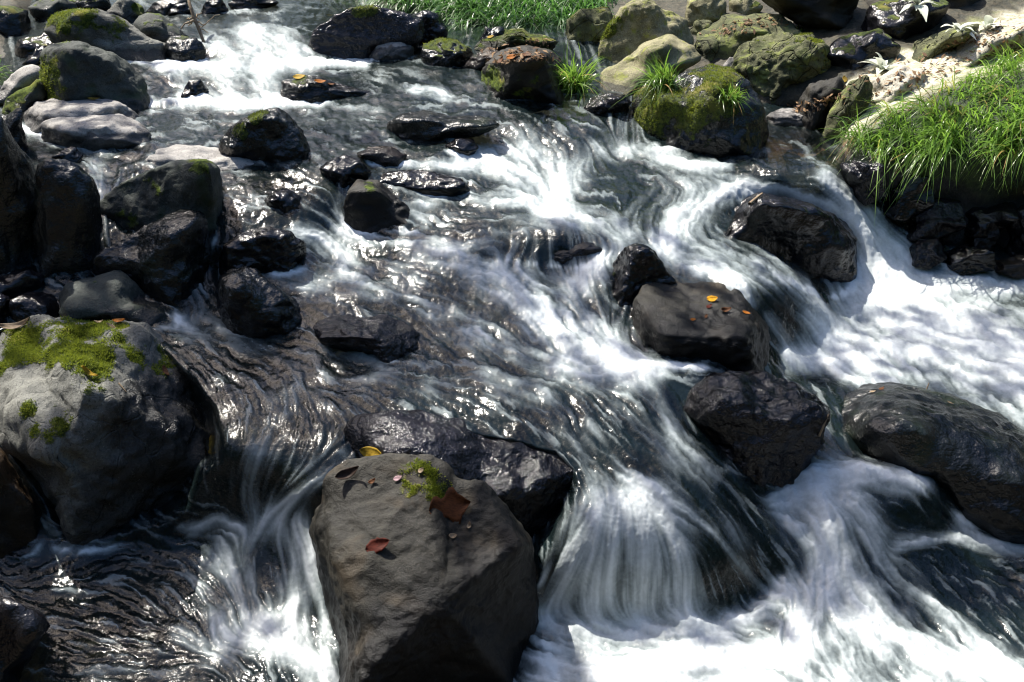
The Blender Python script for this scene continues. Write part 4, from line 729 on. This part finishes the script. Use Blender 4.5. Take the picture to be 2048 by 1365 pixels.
def leaf_mesh(L, W, curl, seed, jag=0.0, lobes=0):
    rs = np.random.RandomState(seed); nu, nv = 13, 7; V = []; 
    for i in range(nu):
        t = i / (nu - 1); w = W * max(.02, (math.sin(math.pi * min(1, t ** .8)) ** .8)) * (1 + jag * rs.uniform(-1, 1)) * (1 + .25 * math.cos(t * 9 * lobes) if lobes else 1)
        for j in range(nv):
            s = j / (nv - 1) * 2 - 1
            V.append(((t - .5) * L, s * w, curl * L * ((t - .5) ** 2 * 1.2 + .35 * s * s * W / L * 1.5) + .02 * L * math.sin(7 * t + 3 * s + seed) + .004 * (1 - abs(s)) * 0))
    F_ = [[i * nv + j, (i + 1) * nv + j, (i + 1) * nv + j + 1, i * nv + j + 1] for i in range(nu - 1) for j in range(nv - 1)]
    return np.array(V), np.array(F_, np.int32)
LM = {}
def leaf_mat(c):
    if c not in LM:
        t = NT('fallen_leaf'); O = t.n('ShaderNodeTexCoord').outputs['Object']
        mp = t.n('ShaderNodeMapping'); mp.inputs['Scale'].default_value = (60, 200, 60); t.l(O, mp.inputs[0])
        col = t.mix(t.ramp(t.noise(mp.outputs[0], 1.5, 4, .7), .35, .7), c, tuple(x * .45 for x in c))
        b = t.n('ShaderNodeBsdfPrincipled'); t.l(col, b.inputs['Base Color']); b.inputs['Roughness'].default_value = .65; b.inputs['Specular IOR Level'].default_value = .2
        tr = t.n('ShaderNodeBsdfTranslucent'); t.l(col, tr.inputs[0]); mx = t.n('ShaderNodeMixShader'); mx.inputs[0].default_value = .2
        t.l(b.outputs[0], mx.inputs[1]); t.l(tr.outputs[0], mx.inputs[2]); t.l(mx.outputs[0], t.out.inputs[0]); LM[c] = t.m
    return LM[c]
Y1, Y2, O1, R1, B1, B2, T1, P1 = (.5,.32,.03), (.34,.22,.035), (.45,.15,.015), (.11,.02,.01), (.17,.07,.028), (.05,.03,.022), (.42,.31,.2), (.55,.36,.38)
def leaf(label, u, v, px, ang, col, asp=.45, curl=.3, jag=.05, lobes=0, seed=None, lift=.3):
    P, N = hit(u, v); D = float((P - CAM) @ FWD); L = px / F * D; seed = seed or int(u * 7 + v)
    V, Fa = leaf_mesh(L, L * asp * .5, curl, seed, jag, lobes)
    z = N * .65 + np.array([0, -.25, .3]); z /= np.linalg.norm(z)
    x = np.array([math.cos(math.radians(ang)), math.sin(math.radians(ang)), 0]); x -= z * (x @ z); x /= np.linalg.norm(x); y = np.cross(z, x)
    W = P + N * (.003 + .05 * L) + V[:, :1] * x + V[:, 1:2] * y + V[:, 2:] * z
    o = mesh_obj('fallen_leaf', W, Fa, leaf_mat(col), loc=tuple(P)); sm = o.modifiers.new('thickness', 'SOLIDIFY'); sm.thickness = .0008
    return tag(o, label, 'leaf', 'fallen leaves')
leaf('narrow yellow leaf on the speckled black rock behind the foreground boulder', 750, 907, 56, -28, Y1)
leaf('large crumpled brown leaf on top of the foreground boulder', 898, 1014, 84, 20, (.12, .04, .012), asp=.75, curl=.2, jag=.2, lobes=1)
leaf('dark red leaf low on the sunny face of the foreground boulder', 756, 1092, 50, 30, R1, asp=.6, jag=.12)
leaf('dark curled leaf at the upper left corner of the foreground boulder', 696, 949, 50, 35, B2, asp=.4, curl=.9)
leaf('pink petal beside the moss on the foreground boulder', 797, 958, 18, 20, P1, asp=.6)
leaf('pale petal above the moss on the foreground boulder', 842, 943, 14, 60, T1, asp=.7)
leaf('small beige leaf scrap right of the dark red leaf on the foreground boulder', 905, 1075, 16, 10, T1, asp=.7, curl=.8)
leaf('tiny pale scrap at the right shoulder of the foreground boulder', 938, 1052, 13, 80, T1, asp=.6, curl=.9)
leaf('tan crumb left of the dark red leaf on the foreground boulder', 745, 965, 15, 40, B1, asp=.6, curl=.8)
leaf('speckled yellow brown leaf on the wet toe of the huge mossy boulder', 432, 890, 50, 85, Y2, asp=.62)
leaf('bright yellow leaf on the moss of the huge grey boulder', 172, 747, 36, 0, Y1, asp=.35, curl=.6)
leaf('small yellow leaf on the right slope of the huge mossy boulder', 349, 699, 22, 40, Y2, asp=.5)
leaf('long dry tan leaf curled on the left top of the huge mossy boulder', 40, 656, 66, 12, T1, asp=.25, curl=.8)
leaf('red brown leaf on the right top of the huge mossy boulder', 240, 645, 26, 0, O1, asp=.4, curl=.5)
leaf('pale dry leaf beside the red brown one on the huge mossy boulder', 224, 656, 24, -30, T1, asp=.35, curl=.5)
leaf('dry scrap at the top rim of the huge mossy boulder', 196, 648, 16, 30, T1, asp=.5, curl=.8)
leaf('brown leaf in the long groove of the huge mossy boulder', 330, 748, 30, -50, B1, asp=.35, curl=.5)
leaf('orange yellow leaf in the middle of the flat topped block', 1423, 601, 24, 20, (.8, .4, .02), asp=.7)
leaf('brown leaf right of the orange yellow one on the flat topped block', 1450, 622, 22, 15, B1, asp=.5, curl=.7)
leaf('orange leaf at the right rim of the flat topped block', 1492, 628, 16, -20, O1, asp=.5)
leaf('dull red leaf below the orange yellow one on the flat topped block', 1418, 615, 14, 40, R1, asp=.6)
leaf('tiny orange scrap at the front rim of the flat topped block', 1386, 641, 11, 0, O1, asp=.6)
leaf('small tan scrap at the front edge of the flat topped block', 1412, 634, 10, 70, B1, asp=.6)
leaf('yellow green leaf pad on the flat rock in the upper current', 600, 157, 26, 0, Y1, asp=.6)
leaf('orange leaf right of the yellow one on the flat rock in the upper current', 640, 166, 24, 10, O1, asp=.5)
leaf('small rust leaf on the right part of the flat rock in the upper current', 662, 171, 16, 30, B1, asp=.5)
leaf('yellow leaf at the left crest of the large wet black boulder', 660, 33, 14, 0, Y1, asp=.6)
leaf('yellow green leaf on the long flat grey stone', 188, 201, 24, 0, Y2, asp=.4)
leaf('orange leaf in the middle of the leafy boulder top', 1025, 116, 22, 10, O1, asp=.6)
leaf('rust leaf left of the orange one on the leafy boulder', 1003, 122, 18, 40, B1, asp=.6)
leaf('brown leaf right of the orange one on the leafy boulder', 1055, 112, 20, -20, B1, asp=.6)
leaf('yellow leaf by the shaded stone of the far bank', 982, 76, 14, 0, Y1, asp=.6)
leaf('yellow leaf at the left rim of the pale right slope', 1690, 162, 20, 70, Y1, asp=.6)
leaf('pale leaf scrap on the crest of the broad matt black boulder', 1746, 786, 12, 0, T1, asp=.5)
leaf('brown scrap right of the pale one on the broad matt black boulder', 1764, 780, 13, 30, B1, asp=.6)
leaf('thin straw scrap on the right slope of the broad matt black boulder', 1900, 808, 13, -35, T1, asp=.2)
leaf('brown oak leaf on the far bank slope in the grass', 1135, 14, 24, 20, B1, asp=.7)

# leaf litter strewn on the right bank
rs = np.random.RandomState(44)
q = np.concatenate([inpoly([(1660,190),(1760,130),(1850,110),(1980,50),(2100,10),(2100,90),(1900,160),(1750,200)], 260, rs), inpoly([(1390,75),(1440,48),(1540,32),(1590,50),(1480,70)], 90, rs), inpoly([(965,122),(1010,104),(1100,104),(1110,122),(1000,128)], 110, rs), inpoly([(940,105),(1090,74),(1110,95),(990,112)], 50, rs), inpoly([(1560,215),(1700,180),(1690,210),(1600,230)], 60, rs)])
V, Fs, Tn = [], [], []
for k, (u, v) in enumerate(q):
    P, N = hit(u, v); L = rs.uniform(.006, .018); z = N * .6 + rs.normal(size=3) * .35 + [0, 0, .3]; z /= np.linalg.norm(z)
    x = np.cross(z, rs.normal(size=3)); x /= np.linalg.norm(x); y = np.cross(z, x); P = P + N * .005
    V += [P - x * L, P - y * L * .4 + z * L * .2, P + x * L, P + y * L * .4 + z * L * .2]; Fs.append([4 * k, 4 * k + 1, 4 * k + 2, 4 * k + 3]); Tn += [rs.uniform()] * 4
lit = mesh_obj('leaf_litter', np.array(V), Fs, leafy('dry_litter', (.10, .05, .025), (.28, .17, .08), .15, .8), attrs={'tint': np.array(Tn)})
tag(lit, 'dry brown leaf litter strewn over the right bank and ledge stones', 'leaf litter', kind='stuff')

def rosette(label, u, v, n, L, seed, lean=(-.1, -.35, .8)):
    rs = np.random.RandomState(seed); P, N = hit(u, v); root = empty('leafy_plant', tuple(P))
    tag(root, label, 'plant', 'pale leaved plants on the right bank')
    for k in range(n):
        d = np.array(lean) + rs.normal(size=3) * .55; d[2] = abs(d[2]) * .7 + .15; d /= np.linalg.norm(d); l = L * rs.uniform(.6, 1.15)
        s = np.cross(d, [0, 0, 1]); s /= np.linalg.norm(s); V = []; nu = 9
        up = np.cross(s, d)
        for i in range(nu):
            t = i / (nu - 1); w = l * .16 * max(.06, math.sin(math.pi * t ** .75)); c = P + d * l * t + np.array([0, 0, -1]) * l * .45 * t * t
            V += [c - s * w + up * w * .35, c, c + s * w + up * w * .35]
        Fa = [[3 * i + j, 3 * i + j + 1, 3 * i + j + 4, 3 * i + j + 3] for i in range(nu - 1) for j in (0, 1)]
        mesh_obj('leaf', np.array(V), Fa, M['rosette'], parent=root, loc=tuple(P), attrs={'tint': np.full(len(V), rs.uniform())})
rosette('white glaring broad leaved plant at the left rim of the sunlit slope', 1765, 142, 16, .13, 1)
rosette('white leaved plant hanging at the top edge under the brown rock wall', 1835, 12, 14, .13, 2, (-.2, -.5, .3))
rosette('pale leaved plant on the upper part of the sunlit slope', 1915, 62, 13, .12, 3)
rosette('pale leaved plant half hidden by grass on the sunlit slope', 1975, 60, 10, .11, 4)

def tube(name, pts, rad, mat, parent=None, loc=(0, 0, 0), ns=8):
    P = np.array(pts, float); V = []
    for i, p in enumerate(P):
        t = P[min(i + 1, len(P) - 1)] - P[max(i - 1, 0)]; t /= np.linalg.norm(t) + 1e-9
        a = np.cross(t, [.3, .8, .5]); a /= np.linalg.norm(a); b = np.cross(t, a); r = rad[i] if hasattr(rad, '__len__') else rad
        V += [p + r * (a * math.cos(k * 2 * math.pi / ns) + b * math.sin(k * 2 * math.pi / ns)) for k in range(ns)]
    Fa = [[i * ns + k, i * ns + (k + 1) % ns, (i + 1) * ns + (k + 1) % ns, (i + 1) * ns + k] for i in range(len(P) - 1) for k in range(ns)]
    return mesh_obj(name, np.array(V), Fa, mat, parent=parent, loc=loc)
def wob(a, b, n, amp, rs): 
    t = np.linspace(0, 1, n)[:, None]; w = rs.normal(size=(n, 3)) * amp; w[0] = w[-1] = 0
    return np.array(a) * (1 - t) + np.array(b) * t + w
Db = float((at_z(np.array(405.), np.array(82.), .97) - CAM) @ FWD); W_ = lambda u, v, dd=0: at_depth(np.array(float(u)), np.array(float(v)), Db + dd)
rs = np.random.RandomState(9); dw = empty('driftwood_branch', tuple(W_(405, 82))); tag(dw, 'bare pale branch stuck upright in the upper white cascade', 'branch')
main = np.array([W_(410, 92), W_(403, 72), W_(395, 52), W_(388, 36), W_(383, 20), W_(378, 4), W_(377, -20, .05), W_(372, -60, .1)])
tube('stem', main, [.007, .0075, .008, .009, .008, .007, .006, .005], M['twig'], parent=dw, loc=tuple(W_(405, 82)))
for a, b, r in [((390, 40), (362, 58), .006), ((392, 44), (412, 50), .004), ((388, 36), (404, 26), .004), ((395, 52), (440, 30), .003), ((390, 40), (376, 52), .004), ((388, 36), (372, 40), .004), ((398, 60), (416, 66), .003), ((386, 30), (400, 38), .004)]:
    tube('twig', wob(W_(*a), W_(*b, rs.uniform(-.04, .04)), 5, .006, rs), np.linspace(r, r * .5, 5), M['twig'], parent=dw, loc=tuple(W_(405, 82)))
for lab, pts, r in [('thin brown twig caught on the crest of the big black boulder', [(1500, 412), (1512, 402), (1524, 391)], .006), ('forked dry twig in the cleft between the two right hand boulders', [(1636, 872), (1646, 850), (1655, 830)], .003), ('short dry stalk standing on the ridge of the broad matt black boulder', [(1853, 780), (1856, 772), (1858, 766)], .002), ('white straw lying on the huge mossy boulder', [(237, 768), (244, 776), (251, 785)], .002)]:
    Ps = [hit(u, v) for u, v in pts]; Ps = [p + nn_ * r * 1.2 for p, nn_ in Ps]; D0 = min(float((p - CAM) @ FWD) for p in Ps)
    Ps = [at_depth(np.array(float(u)), np.array(float(v)), D0 - .004) if abs(float((p - CAM) @ FWD) - D0) > .15 else p for p, (u, v) in zip(Ps, pts)]
    tag(tube('twig', Ps, [r, r * .9, r * .6], M['twig'], loc=tuple(Ps[0])), lab, 'twig')

# ------------------------------------------------------------------ the tree whose crown throws the dappled shade, and the woods of the valley
SHADE = [(150,420,300,260,1.0,.25),(330,500,170,140,.8,.1),(540,770,250,150,2.4,0),(760,700,220,80,1.2,0),(900,620,330,110,.8,0),(1120,540,300,90,.85,0),(1250,860,330,160,.6,0),(1520,860,190,150,1.4,.15),(1860,880,280,150,1.4,.15),(1700,1130,330,150,.2,0),(1300,1120,260,130,.12,0),
(1020,1200,110,150,1.0,.15),(190,1290,300,90,2.4,0),(500,1180,120,110,.9,0),(1880,710,300,85,1.0,0),(1500,640,150,110,.45,.05),(1690,90,70,60,1.2,.1),(1880,440,170,50,.6,0),(600,330,200,70,.35,0),(720,20,120,40,.7,.1),(950,30,200,50,.4,.1),(250,130,120,60,.3,.1)]
rs = np.random.RandomState(77); LV = []
for u, v, ru, rv, dn, dz in SHADE:
    a = np.linspace(0, 2 * math.pi, 33); eu, ev = u + ru * np.cos(a), np.clip(v + rv * np.sin(a), -40, 1580)
    E = at_z(eu, ev, top_z(eu, ev)); lo, hi = E.min(0), E.max(0); ar = (hi[0] - lo[0]) * (hi[1] - lo[1]); n = int(ar * 620 * dn)
    T0 = rs.uniform(lo, hi, (n, 3)); T0[:, 2] = top_z(np.array(u), np.array(v)) + dz
    pu, pv, _ = project(T0); r2 = ((pu - u) / ru) ** 2 + ((pv - v) / rv) ** 2
    T0 = T0[rs.uniform(size=n) < sstep(1.1, .75, r2)]
    hgt_ = rs.uniform(4.0, 5.2, len(T0)); LV.append(T0 + SUN * ((hgt_ - T0[:, 2]) / SUN[2])[:, None])
LP = np.concatenate(LV); n = len(LP)
def leaf_cards(LP, size, rs):
    n = len(LP); x = rs.normal(size=(n, 3)); x /= np.linalg.norm(x, axis=1)[:, None]; z = np.cross(x, rs.normal(size=(n, 3))); z /= np.linalg.norm(z, axis=1)[:, None]
    L = size * rs.uniform(.6, 1.3, n)[:, None]
    return np.stack([LP - x * L, LP - z * L * .45, LP + x * L, LP + z * L * .45], 1).reshape(-1, 3), np.arange(4 * n).reshape(n, 4)
tb = np.array([-4.4, .6, .0]); tree = empty('tree', tuple(tb)); tag(tree, 'leafy tree leaning over the stream from beyond the left edge', 'tree')
V, Fa = leaf_cards(LP, .055, rs); mesh_obj('crown', V, Fa, M['crown'], parent=tree, loc=tuple(tb), attrs={'tint': np.repeat(rs.uniform(size=n), 4)}, smooth=False)
fork = np.array([-3.9, 1.3, 3.6]); tube('trunk', wob(tb, fork, 8, .05, rs), np.linspace(.2, .12, 8), M['bark'], parent=tree, loc=tuple(tb), ns=12)
for u, v, *_ in SHADE[:14:3]:
    e = at_z(np.array(float(u)), np.array(float(v)), .5) + SUN * (4.0 / SUN[2]); tube('limb', wob(fork, e, 8, .08, rs), np.linspace(.035, .006, 8), M['bark'], parent=tree, loc=tuple(tb))
WV, WF, WT, off = [], [], [], 0
for k in range(46):
    a = k / 46 * 2 * math.pi + rs.uniform(-.06, .06); r = rs.uniform(8.5, 11.5); c = np.array([r * math.sin(a), 2 + r * math.cos(a), rs.uniform(2.6, 4.2)])
    m = 1500; d = rs.normal(size=(m, 3)); d /= np.linalg.norm(d, axis=1)[:, None]; Pq = c + d * rs.uniform(.5, 1, (m, 1)) ** .5 * np.array([1.3, 1.3, rs.uniform(2.4, 3.6)])
    V, Fa = leaf_cards(Pq, .17, rs); WV.append(V); WF.append(Fa + off); off += len(V); WT.append(np.repeat(rs.uniform(size=m), 4))
for k in range(26):  # nearer unseen foliage behind the camera, added to darken camera-facing rock fronts
    a = math.pi + (k / 25 - .5) * 2.5; r = rs.uniform(4.6, 6.2); c = np.array([r * math.sin(a), .5 + r * math.cos(a), rs.uniform(2.6, 4.6)]); m = 800
    d = rs.normal(size=(m, 3)); d /= np.linalg.norm(d, axis=1)[:, None]; Pq = c + d * rs.uniform(.5, 1, (m, 1)) ** .5 * np.array([.9, .9, 2.6])
    if abs(c[0]) < 1.0 and abs(c[1]) < 1.5: continue
    V, Fa = leaf_cards(Pq, .14, rs); WV.append(V); WF.append(Fa + off); off += len(V); WT.append(np.repeat(rs.uniform(size=m), 4))
woods = mesh_obj('woods', np.concatenate(WV), np.concatenate(WF), M['crown'], attrs={'tint': np.concatenate(WT)}, smooth=False)
tag(woods, 'dark leafy woods closing in both banks beyond the photograph', 'woods', kind='stuff')
